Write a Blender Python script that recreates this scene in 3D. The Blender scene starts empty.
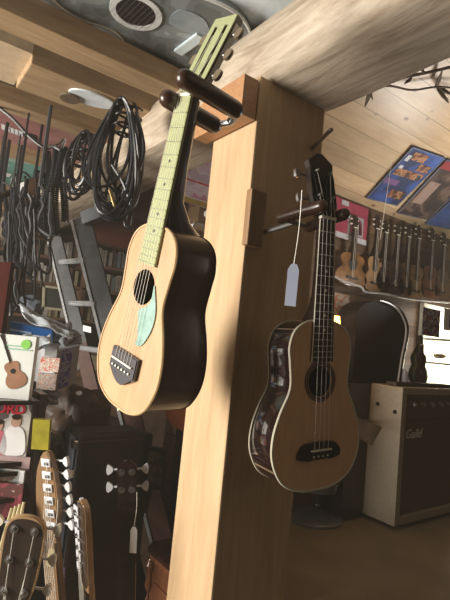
import bpy, bmesh, random, math
from math import sin, cos, radians, pi
from mathutils import Vector as V, Matrix as M, noise
random.seed(7)
SC = bpy.context.scene; COL = SC.collection
# ------------------------------------------------------------------ camera
F=470.; TH=radians(5); RO=radians(5.6); YAW=radians(36)
fw=V((sin(YAW),cos(YAW),0)); rt=V((cos(YAW),-sin(YAW),0)); up=V((0,0,1))
f_=fw*cos(TH)+up*sin(TH); u_=up*cos(TH)-fw*sin(TH)
CR=rt*cos(RO)+u_*sin(RO); CU=-rt*sin(RO)+u_*cos(RO); CP=V((0,0,1.6))
cam=bpy.data.objects.new('camera',bpy.data.cameras.new('camera')); COL.objects.link(cam)
cam.matrix_world=M(((CR.x,CU.x,-f_.x,0),(CR.y,CU.y,-f_.y,0),(CR.z,CU.z,-f_.z,1.6),(0,0,0,1)))
cam.data.sensor_fit='VERTICAL'; cam.data.sensor_height=24; cam.data.lens=24*F/600; cam.data.clip_start=.02
SC.camera=cam
def ray(px,py): return f_+CR*((px-225)/F)+CU*((300-py)/F)
def at(px,py,d): return CP+ray(px,py)*d
def on(px,py,ax,val):
    r=ray(px,py); return CP+r*((val-CP[ax])/r[ax])
CEIL_V=1.65
def onceil(px,py,off=.012):
    # underside of the sloping pine ceiling: z = 2.43+.45*(1.65-v)
    r=ray(px,py); z0=2.43-off
    t=(z0+.45*1.65-1.6)/(r.z+.45*r.y); return CP+r*t
# ------------------------------------------------------------------ materials
MC={}
def nmat(name):
    m=bpy.data.materials.new(name); m.use_nodes=True
    nt=m.node_tree; return m,nt,nt.nodes['Principled BSDF']
def plain(name,c,rough=.5,metal=0,coat=0,var=.12,scale=30,bump=0,trans=0,alpha=1,emit=0,spec=.5):
    if name in MC: return MC[name]
    m,nt,b=nmat(name); N=nt.nodes; L=nt.links
    b.inputs['Roughness'].default_value=rough; b.inputs['Metallic'].default_value=metal
    b.inputs['Coat Weight'].default_value=coat; b.inputs['Transmission Weight'].default_value=trans
    b.inputs['Alpha'].default_value=alpha; b.inputs['Specular IOR Level'].default_value=spec
    tc=N.new('ShaderNodeTexCoord'); n=N.new('ShaderNodeTexNoise'); n.inputs['Scale'].default_value=scale; n.inputs['Detail'].default_value=4
    L.new(tc.outputs['Object'],n.inputs['Vector'])
    r=N.new('ShaderNodeValToRGB'); r.color_ramp.elements[0].position=.3; r.color_ramp.elements[1].position=.7
    r.color_ramp.elements[0].color=(*[max(0,x*(1-var)) for x in c],1); r.color_ramp.elements[1].color=(*[min(1,x*(1+var)) for x in c],1)
    L.new(n.outputs['Fac'],r.inputs['Fac']); L.new(r.outputs['Color'],b.inputs['Base Color'])
    if bump:
        bp=N.new('ShaderNodeBump'); bp.inputs['Strength'].default_value=bump; bp.inputs['Distance'].default_value=.01
        L.new(n.outputs['Fac'],bp.inputs['Height']); L.new(bp.outputs['Normal'],b.inputs['Normal'])
    if emit:
        b.inputs['Emission Color'].default_value=(*c,1); b.inputs['Emission Strength'].default_value=emit
    MC[name]=m; return m
def wood(name,c1,c2,axis=0,scale=1.,rough=.6,coat=0,knots=0,knotc=(.12,.05,.02),bump=.3,boards=None,seamaxis=1,stretch=12):
    """grain runs along axis (object coordinates)"""
    if name in MC: return MC[name]
    m,nt,b=nmat(name); N=nt.nodes; L=nt.links
    b.inputs['Roughness'].default_value=rough; b.inputs['Coat Weight'].default_value=coat
    tc=N.new('ShaderNodeTexCoord'); mp=N.new('ShaderNodeMapping')
    s=[stretch*scale]*3; s[axis]=scale*1.0; mp.inputs['Scale'].default_value=s
    L.new(tc.outputs['Object'],mp.inputs['Vector'])
    n=N.new('ShaderNodeTexNoise'); n.inputs['Scale'].default_value=3; n.inputs['Detail'].default_value=8; n.inputs['Roughness'].default_value=.65; n.inputs['Distortion'].default_value=.6
    L.new(mp.outputs['Vector'],n.inputs['Vector'])
    r=N.new('ShaderNodeValToRGB'); r.color_ramp.elements[0].position=.32; r.color_ramp.elements[1].position=.68
    r.color_ramp.elements[0].color=(*c2,1); r.color_ramp.elements[1].color=(*c1,1)
    L.new(n.outputs['Fac'],r.inputs['Fac']); out=r.outputs['Color']
    n2=N.new('ShaderNodeTexNoise'); n2.inputs['Scale'].default_value=3.5; L.new(tc.outputs['Object'],n2.inputs['Vector'])
    mx=N.new('ShaderNodeMixRGB'); mx.blend_type='MULTIPLY'; mx.inputs['Fac'].default_value=.35
    L.new(out,mx.inputs[1]); L.new(n2.outputs['Color'],mx.inputs[2])
    bw=N.new('ShaderNodeRGBToBW'); L.new(n2.outputs['Color'],bw.inputs[0]); mr=N.new('ShaderNodeMapRange'); mr.inputs[1].default_value=.3; mr.inputs[2].default_value=.7; mr.inputs[3].default_value=.55; mr.inputs[4].default_value=1.15
    L.new(bw.outputs[0],mr.inputs[0]); L.new(mr.outputs[0],mx.inputs[2]); out=mx.outputs[0]
    if knots:
        mk=N.new('ShaderNodeMapping'); ks=[knots*1.6]*3; ks[axis]=knots; mk.inputs['Scale'].default_value=ks
        L.new(tc.outputs['Object'],mk.inputs['Vector'])
        v=N.new('ShaderNodeTexVoronoi'); v.inputs['Scale'].default_value=1; L.new(mk.outputs['Vector'],v.inputs['Vector'])
        kr=N.new('ShaderNodeValToRGB'); kr.color_ramp.elements[0].position=.06; kr.color_ramp.elements[0].color=(1,1,1,1)
        kr.color_ramp.elements[1].position=.15; kr.color_ramp.elements[1].color=(0,0,0,1)
        L.new(v.outputs['Distance'],kr.inputs['Fac'])
        k=N.new('ShaderNodeMixRGB'); L.new(kr.outputs['Color'],k.inputs['Fac']); L.new(out,k.inputs[1]); k.inputs[2].default_value=(*knotc,1); out=k.outputs[0]
    if boards:
        sp=N.new('ShaderNodeSeparateXYZ'); L.new(tc.outputs['Object'],sp.inputs[0])
        d=N.new('ShaderNodeMath'); d.operation='DIVIDE'; L.new(sp.outputs[seamaxis],d.inputs[0]); d.inputs[1].default_value=boards
        fl=N.new('ShaderNodeMath'); fl.operation='FLOOR'; L.new(d.outputs[0],fl.inputs[0])
        wn=N.new('ShaderNodeTexWhiteNoise'); wn.noise_dimensions='1D'; L.new(fl.outputs[0],wn.inputs['W'])
        m3=N.new('ShaderNodeMapRange'); m3.inputs[3].default_value=.72; m3.inputs[4].default_value=1.12; L.new(wn.outputs['Value'],m3.inputs[0])
        mm=N.new('ShaderNodeMixRGB'); mm.blend_type='MULTIPLY'; mm.inputs[0].default_value=1; L.new(out,mm.inputs[1]); L.new(m3.outputs[0],mm.inputs[2]); out=mm.outputs[0]
        fr=N.new('ShaderNodeMath'); fr.operation='FRACT'; L.new(d.outputs[0],fr.inputs[0])
        lt=N.new('ShaderNodeMath'); lt.operation='LESS_THAN'; lt.inputs[1].default_value=.035; L.new(fr.outputs[0],lt.inputs[0])
        m2=N.new('ShaderNodeMixRGB'); L.new(lt.outputs[0],m2.inputs[0]); L.new(out,m2.inputs[1]); m2.inputs[2].default_value=(*[x*.5 for x in c2],1); out=m2.outputs[0]
    L.new(out,b.inputs['Base Color'])
    if bump:
        bp=N.new('ShaderNodeBump'); bp.inputs['Strength'].default_value=bump; bp.inputs['Distance'].default_value=.004
        L.new(n.outputs['Fac'],bp.inputs['Height']); L.new(bp.outputs['Normal'],b.inputs['Normal'])
    MC[name]=m; return m
def cover(name,cols,scale=14,rough=.7):
    """printed colour blotches"""
    if name in MC: return MC[name]
    m,nt,b=nmat(name); N=nt.nodes; L=nt.links; b.inputs['Roughness'].default_value=rough
    tc=N.new('ShaderNodeTexCoord'); n=N.new('ShaderNodeTexNoise'); n.inputs['Scale'].default_value=scale; n.inputs['Detail'].default_value=2.5
    L.new(tc.outputs['Object'],n.inputs['Vector'])
    r=N.new('ShaderNodeValToRGB'); r.color_ramp.interpolation='CONSTANT'; e=r.color_ramp.elements
    k=len(cols); lo,hi=.34,.66
    e[0].position=0; e[0].color=(*cols[0],1); e[1].position=lo+(hi-lo)/k; e[1].color=(*cols[1],1)
    for i in range(2,k):
        q=e.new(lo+(hi-lo)*i/k); q.color=(*cols[i],1)
    L.new(n.outputs['Fac'],r.inputs['Fac']); L.new(r.outputs['Color'],b.inputs['Base Color'])
    MC[name]=m; return m
# ------------------------------------------------------------------ object helpers
WM={}
def tag(o,label=None,cat=None,group=None,kind=None):
    if label: o['label']=label
    if cat: o['category']=cat
    if group: o['group']=group
    if kind: o['kind']=kind
    return o
def empty(name,mat,label,cat,group=None):
    if not isinstance(mat,M): mat=M.Translation(mat)
    o=bpy.data.objects.new(name,None); COL.objects.link(o); o.empty_display_size=.02
    o.matrix_world=mat; WM[o.name]=mat.copy(); tag(o,label,cat,group); return o
def obj(name,bm,mat,parent=None,smooth=False,world=True,label=None):
    """world=True: verts given in world space; False: in the parent's space"""
    me=bpy.data.meshes.new(name)
    bmesh.ops.recalc_face_normals(bm,faces=bm.faces[:])
    if smooth:
        for f in bm.faces: f.smooth=True
        for e in bm.edges:
            if len(e.link_faces)==2 and e.calc_face_angle(0)>radians(38): e.smooth=False
    o=bpy.data.objects.new(name,me); COL.objects.link(o)
    if parent is None:
        xs=[v.co for v in bm.verts]; c=V(((min(p.x for p in xs)+max(p.x for p in xs))/2,(min(p.y for p in xs)+max(p.y for p in xs))/2,min(p.z for p in xs)))
        for v in bm.verts: v.co-=c
        o.location=c; WM[o.name]=M.Translation(c)
    else:
        o.parent=parent
        if world:
            inv=WM[parent.name].inverted()
            for v in bm.verts: v.co=inv@v.co
        WM[o.name]=WM[parent.name].copy()
    bm.to_mesh(me); bm.free(); me.materials.append(mat)
    if label: o['label']=label
    return o
def B(): return bmesh.new()
def box(bm,lo,hi,T=None,bev=0):
    vs=[bm.verts.new(V((x,y,z)) if T is None else T@V((x,y,z))) for x in(lo[0],hi[0]) for y in(lo[1],hi[1]) for z in(lo[2],hi[2])]
    fs=[bm.faces.new([vs[i] for i in q]) for q in((0,1,3,2),(4,6,7,5),(0,4,5,1),(2,3,7,6),(0,2,6,4),(1,5,7,3))]
    if bev:
        es=set(e for f in fs for e in f.edges)
        bmesh.ops.bevel(bm,geom=list(es),offset=bev,segments=2,affect='EDGES',profile=.6)
    return bm
def slab(bm,c,e,f,th):
    """box from corner c, edge vectors e,f, thickness th away from the viewer"""
    n=e.cross(f).normalized()
    if n.dot(c-CP)<0: n=-n
    n*=th
    a=[c,c+e,c+e+f,c+f]; vs=[bm.verts.new(p) for p in a]+[bm.verts.new(p+n) for p in a]
    for q in((0,1,2,3),(7,6,5,4),(0,4,5,1),(1,5,6,2),(2,6,7,3),(3,7,4,0)): bm.faces.new([vs[i] for i in q])
    return bm
def tube(bm,pts,r,seg=8,closed=False,cap=True):
    pts=[V(p) for p in pts]; n=len(pts); rr=r if isinstance(r,(list,tuple)) else [r]*n
    prev=None; rings=[]
    for i,p in enumerate(pts):
        a=pts[(i-1)%n] if (i>0 or closed) else p; b=pts[(i+1)%n] if (i<n-1 or closed) else p
        t=(b-a).normalized()
        if prev is None:
            x=t.orthogonal().normalized()
        else:
            x=(prev-t*prev.dot(t)); x=x.normalized() if x.length>1e-6 else t.orthogonal().normalized()
        prev=x; y=t.cross(x)
        rings.append([bm.verts.new(p+(x*cos(2*pi*k/seg)+y*sin(2*pi*k/seg))*rr[i]) for k in range(seg)])
    m=n if closed else n-1
    for i in range(m):
        A=rings[i];Bq=rings[(i+1)%n]
        off=0
        if closed and i==n-1:
            off=min(range(seg),key=lambda s:sum((A[k].co-Bq[(k+s)%seg].co).length for k in range(seg)))
        for k in range(seg): bm.faces.new((A[k],A[(k+1)%seg],Bq[(k+1+off)%seg],Bq[(k+off)%seg]))
    if cap and not closed:
        bm.faces.new(rings[0][::-1]); bm.faces.new(rings[-1])
    return bm
def cyl(bm,a,b,r,seg=12,r2=None): return tube(bm,[a,b],[r,r if r2 is None else r2],seg)
def capsule(bm,a,b,r,seg=14):
    a=V(a);b=V(b);d=(b-a).normalized();pts=[];rs=[]
    for i in range(6): t=pi/2*i/5; pts.append(a-d*r*cos(t)); rs.append(max(r*sin(t),.0004))
    for i in range(6): t=pi/2*i/5; pts.append(b+d*r*sin(t)); rs.append(max(r*cos(t),.0004))
    return tube(bm,pts,rs,seg)
def spl(P,n=6,closed=False):
    P=[V(p) if len(p)==3 else V((p[0],p[1],0)) for p in P]; m=len(P); out=[]
    for i in range(m if closed else m-1):
        g=lambda k:P[k%m] if closed else P[max(0,min(m-1,k))]
        p0,p1,p2,p3=g(i-1),g(i),g(i+1),g(i+2)
        for s in range(n):
            t=s/n; out.append(.5*((2*p1)+(-p0+p2)*t+(2*p0-5*p1+4*p2-p3)*t*t+(-p0+3*p1-3*p2+p3)*t**3))
    if not closed: out.append(P[-1])
    return out
def prism(bm,pts,z0,z1,T=None,bev=0):
    T=T or M.Identity(4)
    a=[bm.verts.new(T@V((p[0],p[1],z0))) for p in pts]; b=[bm.verts.new(T@V((p[0],p[1],z1))) for p in pts]
    n=len(pts); bm.faces.new(a[::-1]); top=bm.faces.new(b)
    for i in range(n): bm.faces.new((a[i],a[(i+1)%n],b[(i+1)%n],b[i]))
    if bev: bmesh.ops.bevel(bm,geom=list(top.edges),offset=bev,segments=2,affect='EDGES')
    return bm
def plate_hole(bm,outer,hole,z,th,T):
    """flat plate between an outline and a hole, solid"""
    for zz in (z,z-th):
        a=[bm.verts.new(T@V((p[0],p[1],zz))) for p in outer]; b=[bm.verts.new(T@V((p[0],p[1],zz))) for p in hole]
        es=[bm.edges.new((a[i],a[(i+1)%len(a)])) for i in range(len(a))]+[bm.edges.new((b[i],b[(i+1)%len(b)])) for i in range(len(b))]
        bmesh.ops.triangle_fill(bm,use_beauty=True,use_dissolve=False,edges=es)
        if zz==z: A,Bh=a,b
        else:
            for i in range(len(a)): bm.faces.new((A[i],A[(i+1)%len(a)],a[(i+1)%len(a)],a[i]))
            for i in range(len(b)): bm.faces.new((Bh[i],Bh[(i+1)%len(b)],b[(i+1)%len(b)],b[i]))
    return bm
def circ(cx,cy,r,n=28,ry=None): return [V((cx+r*cos(2*pi*i/n),cy+(ry or r)*sin(2*pi*i/n),0)) for i in range(n)]
def frameM(o,x,y,z): return M(((x.x,y.x,z.x,o.x),(x.y,y.y,z.y,o.y),(x.z,y.z,z.z,o.z),(0,0,0,1)))
def rotM(w,t):
    w=V(w); return M.Translation(V(t))@M.Rotation(w.length,4,w.normalized())
def panel(name,tl,tr,bl,th,mat,label,cat,group=None,parent=None):
    o=obj(name,slab(B(),tl,tr-tl,bl-tl,th),mat,parent)
    if parent is None: tag(o,label,cat,group)
    return o
def stripe(parent,name,tl,tr,bl,u0,u1,w0,w1,mat,lift=.0015,th=.001,label=None):
    """rectangle laid on a panel, in the panel's 0..1 coordinates"""
    e=tr-tl;f=bl-tl;n=e.cross(f).normalized()
    if n.dot(tl-CP)>0: n=-n
    c=tl+e*u0+f*w0+n*lift
    return obj(name,slab(B(),c,e*(u1-u0),f*(w1-w0),th),mat,parent,label=label)
# ------------------------------------------------------------------ palette
m_post=wood('post_wood',(.64,.455,.265),(.50,.33,.18),axis=2,scale=1.3,rough=.75,knots=2.6,knotc=(.42,.24,.11),bump=.25,stretch=9)
m_log=wood('log_wood',(.62,.53,.42),(.30,.225,.155),axis=1,scale=2.0,rough=.7,knots=2.2,knotc=(.16,.1,.06),bump=.6,stretch=7)
m_joist=wood('joist_wood',(.46,.32,.18),(.30,.19,.10),axis=0,scale=2,rough=.7,stretch=9)
m_deck=wood('deck_wood',(.26,.18,.12),(.16,.11,.07),axis=1,scale=2,boards=.16,seamaxis=0)
m_pine=wood('pine_ceiling',(.74,.56,.36),(.58,.41,.24),axis=0,scale=1.6,rough=.30,knots=8,knotc=(.2,.09,.04),boards=.095,seamaxis=1,bump=.15,stretch=7)
m_wallw=wood('plank_wall',(.23,.14,.075),(.16,.095,.05),axis=0,scale=1.5,boards=.12,seamaxis=2,rough=.6)
m_wallb=plain('dark_wall',(.10,.055,.035),.8,var=.4,scale=6)
m_floor=wood('floor_wood',(.14,.09,.05),(.09,.055,.03),axis=1,boards=.12,seamaxis=0)
m_dark=plain('dark_brown_wood',(.022,.012,.008),.35,coat=.3)
m_side=plain('walnut_stain',(.035,.02,.012),.3,coat=.5,var=.3,scale=12)
m_black=plain('black_plastic',(.012,.012,.014),.4)
m_gloss=plain('gloss_black',(.01,.009,.009),.08,coat=1,spec=.8)
m_cable=plain('cable_rubber',(.012,.012,.017),.33,spec=.5)
m_chrome=plain('chrome',(.75,.77,.82),.15,metal=1)
m_steel=plain('brushed_steel',(.5,.5,.5),.35,metal=1)
m_bright=plain('chrome_glint_pale',(.72,.74,.78),.3,metal=.25,var=.03)  # pale colour stands in for bright reflections on chrome
m_brass=plain('brass_tip',(.75,.55,.25),.3,metal=1)
m_white=plain('white_card',(.8,.8,.82),.6,var=.03)
m_bind=plain('ivory_binding',(.85,.82,.7),.4,var=.03)
m_string=plain('nylon_string',(.75,.72,.65),.3)
m_blk=plain('ebony',(.02,.018,.018),.35)
# ------------------------------------------------------------------ structure
def struct(name,bm,mat,label=None,smooth=False):
    o=obj(name,bm,mat,smooth=smooth); o['kind']='structure'
    if label:o['label']=label
    return o
struct('floor',box(B(),(-2.2,-1.5,-.1),(4.6,4.3,0)),m_floor)
struct('wall_back',box(B(),(-2.2,4.15,0),(4.6,4.25,2.9)),m_wallb)
struct('wall_left',None or (lambda b:(box(b,(-2.2,-1.5,0),(-2.1,.4,2.9)),box(b,(-2.2,2.7,0),(-2.1,4.15,2.9)),box(b,(-2.2,.4,0),(-2.1,2.7,.95)),box(b,(-2.2,.4,2.25),(-2.1,2.7,2.9)))and b)(B()),m_wallw)
b=B()
for v in(.4,1.53,2.66): box(b,(-2.19,v,.95),(-2.11,v+.04,2.25))
for z in(.95,2.21): box(b,(-2.19,.4,z),(-2.11,2.7,z+.04))
struct('window_1',b,m_white)
struct('wall_right',box(B(),(1.02,1.65,0),(4.6,1.74,2.9)),m_wallw)
struct('wall_end',box(B(),(4.5,-1.5,0),(4.6,1.65,3.6)),m_wallw)
# sloping pine ceiling over the right-hand bay
b=B(); v0,v1=-1.2,1.74; zf=lambda v:2.43+.45*(1.65-v)
c=[V((.80,v0,zf(v0))),V((4.5,v0,zf(v0))),V((4.5,v1,zf(v1))),V((.80,v1,zf(v1)))]
lo=[b.verts.new(p) for p in c]; hi=[b.verts.new(p+V((0,0,.03))) for p in c]
b.faces.new(lo);b.faces.new(hi[::-1])
for i in range(4): b.faces.new((lo[i],lo[(i+1)%4],hi[(i+1)%4],hi[i]))
struct('ceiling',b,m_pine)
b=box(B(),(-2.1,1.36,2.387),(.80,4.15,2.43)); box(b,(.80,1.742,2.387),(4.5,4.15,2.43)); struct('ceiling_loft',b,m_deck)
struct('ceiling_upper',box(B(),(-2.1,-1.4,3.0),(.80,1.30,3.04)),m_deck)
# log beam: round above, hewn flat underneath
def logring(v,k):
    pts=[]; cu,cz,r=.745,2.285,.128
    for i in range(25):
        a=radians(-38+ (256)*i/24)  # counter-clockwise from lower right over the top to lower left
        rr=r*(1+.018*noise.noise(V((cos(a)*1.5,sin(a)*1.5,v*2.2)))*3)
        z=cz+rr*sin(a); pts.append(V((cu+rr*cos(a),v,max(z,2.20))))
    pts.append(V((.663,v,2.20)));pts.append(V((.76,v,2.198)))
    return pts
b=B(); rings=[]
for i in range(60):
    v=-1.2+5.3*i/59; rings.append([b.verts.new(p) for p in logring(v,i)])
for A,C2 in zip(rings,rings[1:]):
    for k in range(len(A)): b.faces.new((A[k],A[(k+1)%len(A)],C2[(k+1)%len(A)],C2[k]))
b.faces.new(rings[0]);b.faces.new(rings[-1][::-1])
struct('wooden_beam',b,m_log,'round log beam hewn flat underneath, resting on the square post',smooth=True)
struct('wooden_beam',box(B(),(.845,-1.2,2.236),(.875,1.64,2.40)),wood('beam_board',(.26,.18,.10),(.18,.12,.07),axis=1,scale=1.5),'flat board fixed along the right side of the log beam')
# post
b=box(B(),(.62,.80,0),(.835,.97,2.203),bev=.004)
struct('wooden_post',b,m_post,'square rough-sawn timber post under the log beam')
# joists
def joist(v0,v1,z0=2.32,z1=2.385,u0=-2.1,u1=.70,lab=''):
    return struct('joist_beam',box(B(),(u0,v0,z0),(u1,v1,z1),bev=.004),m_joist,lab)
joist(1.185,1.275,lab='nearest joist running to the log beam')
joist(1.375,1.56,u0=.25,lab='short wide joist with a cut end and an oval plate below')
joist(1.69,1.77,lab='joist beyond the oval plate')
joist(2.07,2.18,z0=2.295,lab='joist between the pink poster and the green one')
joist(2.75,2.85,lab='far joist before the dark shelves')
joist(3.35,3.45,lab='farthest joist by the back shelves')
struct('trim_1',box(B(),(.13,1.37,2.345),(.25,1.60,2.386)),plain('pale_block',(.55,.42,.28),.7))
# things between the joists
o=obj('oval_plate',prism(B(),circ(0,0,.072,32,.044),-.006,0,M.Translation(on(92,98,2,2.318))@M.Rotation(radians(-6),4,'Z')),plain('white_enamel',(.72,.78,.82),.3)); tag(o,'white oval plate fixed under the short wide joist','plate')
o=obj('brown_disc',prism(B(),circ(0,0,.030,24,.030),-.008,-.0003,M.Translation(on(70,97,2,2.312))),plain('brown_lid',(.13,.09,.06),.5)); tag(o,'small brown oval disc overlapping the end of the white oval plate','disc')
P=[on(-30,97,2,2.452),on(66,128,2,2.452),on(55,160,2,2.452),on(-40,140,2,2.452)]
m_pink=cover('pink_print',[(.30,.13,.12),(.34,.16,.15),(.42,.24,.24),(.2,.08,.08)],5)
r=empty('ceiling_poster',on(10,125,2,2.452),'faded pink poster lying between two joists overhead','poster')
b=box(B(),(-.6,1.765,2.322),(.62,2.085,2.328)); obj('sheet',b,m_pink,r)
for k in range(5): obj('mark',slab(B(),on(1+k*4.2,124+k*1.6,2,2.320),V((.018,0,0)),V((.012,.05,0)),.001),m_white,r)
obj('dark_mark',slab(B(),on(22,131,2,2.320),V((.05,0,0)),V((.02,.05,0)),.001),m_black,r)
r=empty('ceiling_poster',on(10,180,2,2.452),'turquoise poster above the tangled hanging cables','poster')
obj('sheet',box(B(),(-.5,2.30,2.332),(.66,2.77,2.338)),cover('teal_print',[(.10,.26,.22),(.14,.34,.30),(.30,.45,.38),(.4,.5,.42)],4),r)
for k in range(3): obj('mark',slab(B(),on(2+k*11,172+k*5,2,2.330),V((.045,0,0)),V((.0,.06,0)),.001),m_white,r)
# ------------------------------------------------------------------ ukulele builder
def outline(BL,lw,uw,ww):
    R_=[(0,0),(.42*lw,.004*BL/.3),(.78*lw,.075*BL),(.98*lw,.20*BL),(.985*lw,.33*BL),(.86*lw,.46*BL),(ww,.60*BL),(.96*uw,.74*BL),(uw,.84*BL),(.86*uw,.935*BL),(.5*uw,.99*BL),(0,BL)]
    L_=[(-x,y) for x,y in R_[1:-1]][::-1]
    return spl(R_+L_,5,True)
def uke(name,T,label,cat,P,M_,group=None,detail=True):
    BL,lw,uw,ww,dep=P['BL'],P['lw'],P['uw'],P['ww'],P['dep']
    root=empty(name,T,label,cat,group); W=False
    O=outline(BL,lw,uw,ww); n=len(O)
    hx,hy,hr=0,P['hole'],P['hr']
    # body: sides and back, open at the front under the soundboard
    b=B(); dp=lambda y: dep*(1-.12*(y/BL)**2)
    f=[b.verts.new((p.x,p.y,-.001)) for p in O]; g=[b.verts.new((p.x*.99,p.y*.99+.002,-dp(p.y)+.006)) for p in O]; h=[b.verts.new((p.x*.95,p.y*.95+.008,-dp(p.y))) for p in O]
    for i in range(n):
        j=(i+1)%n; b.faces.new((f[i],f[j],g[j],g[i])); b.faces.new((g[i],g[j],h[j],h[i]))
    b.faces.new(h)
    obj('body',b,M_['side'],root,True,W)
    hole=circ(hx,hy,hr,28)
    if detail: obj('soundboard',plate_hole(B(),O,hole,.001,.003,M.Identity(4)),M_['top'],root,False,W)
    else:
        obj('soundboard',prism(B(),O,-.002,.001),M_['top'],root,False,W); obj('soundhole',prism(B(),hole,.001,.002),m_black,root,False,W)
    if detail:
        obj('binding',tube(B(),[V((p.x,p.y,.0005)) for p in O],.0026,6,True),M_['bind'],root,True,W)
        obj('back_binding',tube(B(),[V((p.x*.99,p.y*.99+.002,-dp(p.y)+.004)) for p in O],.0018,6,True),M_['bind2'],root,True,W)
        if 'rosette' in M_:
            for r0,r1,mm in P['ros']:
                b=B(); a_=circ(hx,hy,r0,36); c_=circ(hx,hy,r1,36)
                plate_hole(b,c_,a_,.0022,.001,M.Identity(4)); obj('rosette',b,M_[mm],root,False,W)
    # neck
    ny=P['nut']; nw=P['nw']; ew=P['ew']; nb=P.get('nb',BL)
    b=B(); secs=[]
    for y,w,d in((BL-.004,ew,.055*P.get('nk',1)),(BL+.018,ew*.95,.036*P.get('nk',1)),(BL+.05,ew*.92,.022*P.get('nk',1)),((BL+ny)/2,(nw+ew)/2,.017*P.get('nk',1)),(ny,nw,.014*P.get('nk',1)),(ny+.012,nw,.012)):
        ring=[]
        for k in range(10):
            a=pi+pi*k/9; ring.append(b.verts.new((w/2*cos(a),y,(d)*sin(a)+.001)))
        secs.append(ring)
    for A,C2 in zip(secs,secs[1:]):
        for k in range(10): b.faces.new((A[k],A[(k+1)%10],C2[(k+1)%10],C2[k]))
    b.faces.new(secs[0]);b.faces.new(secs[-1][::-1])
    obj('neck',b,M_['neck'],root,True,W)
    ft=.0065; fe=P['fe']
    xw=lambda y: nw+(ew-nw)*(ny-y)/(ny-BL)
    b=B(); vs=[]
    for y in(fe,ny):
        w=xw(y)/2
        vs.append([b.verts.new(q) for q in((-w,y,.001),(w,y,.001),(w,y,ft),(-w,y,ft))])
    for k in range(4): b.faces.new((vs[0][k],vs[0][(k+1)%4],vs[1][(k+1)%4],vs[1][k]))
    b.faces.new(vs[0]);b.faces.new(vs[1])
    fb=obj('fingerboard',b,M_['fb'],root,False,W)
    if P.get('edge') and detail:
        for s in(-1,1):
            b=B(); w1=xw(fe)/2;w2=xw(ny)/2
            tube(b,[(s*w1,fe,ft-.001),(s*w2,ny,ft-.001)],.0014,4); obj('edge_binding',b,m_bind,fb,False,W)
    scale=ny-P['bridge']; b=B(); k=1
    while detail:
        y=ny-scale*(1-2**(-k/12))
        if y<fe+.004: break
        w=xw(y)/2-.0006; box(b,(-w,y-.0007,ft),(w,y+.0007,ft+.001)); k+=1
    if detail: obj('frets',b,M_['fret'],fb,False,W)
    if detail:
        b=B()
        for k in(5,7,10,12):
            y=ny-scale*(1-2**(-(k-.5)/12)); prism(b,circ(0,y,.003,10),ft,ft+.0006)
        obj('position_dots',b,M_['dot'],fb,False,W)
    obj('nut',box(B(),(-nw/2,ny,.001),(nw/2,ny+.005,ft+.003)),m_bind,root,False,W)
    # headstock
    al=radians(P['ha']); H=M.Translation((0,ny+.005,.001))@M.Rotation(-al,4,'X'); hl=P['hl']; hw=P['hw']/2
    if P.get('slots'):
        ho=[(-nw/2,0),(nw/2,0),(hw,.02),(hw,hl),(-hw,hl),(-hw,.02)]
        b=B(); ho=[V((x,y,0)) for x,y in ho]
        plate=[]
        # slotted head built as rails: two outer rails, centre rail, top and bottom blocks
        sw=.008; s1=hw*.30; s2=s1+sw*1.05
        y0,y1=.03,hl-.018
        prism(b,[(-nw/2,0),(nw/2,0),(hw,y0),(-hw,y0)],-.014,0,H)
        prism(b,[(-hw,y1),(hw,y1),(hw*.96,hl),(-hw*.96,hl)],-.014,0,H)
        for x0,x1 in((-hw,-s2),(-s1,s1),(s2,hw)): prism(b,[(x0,y0),(x1,y0),(x1,y1),(x0,y1)],-.014,0,H)
        hs=obj('headstock',b,M_['neck'],root,False,W)
        b=B(); y0-=.0
        prism(b,[(-nw/2,0),(nw/2,0),(hw,y0),(-hw,y0)],0,.0022,H)
        prism(b,[(-hw,y1),(hw,y1),(hw*.96,hl),(-hw*.96,hl)],0,.0022,H)
        for x0,x1 in((-hw,-s2),(-s1,s1),(s2,hw)): prism(b,[(x0,y0),(x1,y0),(x1,y1),(x0,y1)],0,.0022,H)
        obj('head_veneer',b,M_['hface'],hs,False,W)
    else:
        top=P.get('crown',.006)
        pts=[(nw/2,0),(hw*.86,.02),(hw,.045),(hw*.94,hl*.8),(hw*1.0,hl-.012),(hw*.55,hl-.002),(hw*.2,hl+top),(-hw*.2,hl+top),(-hw*.55,hl-.002),(-hw*1.0,hl-.012),(-hw*.94,hl*.8),(-hw,.045),(-hw*.86,.02),(-nw/2,0)]
        hs=obj('headstock',prism(B(),pts,-.013,0,H),M_['neck'],root,False,W)
        obj('head_veneer',prism(B(),[(x*.985,y) for x,y in pts],0,.0015,H),M_['hface'],hs,False,W)
    ns=P['strings']; per=ns//2; pegs=[]
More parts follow.
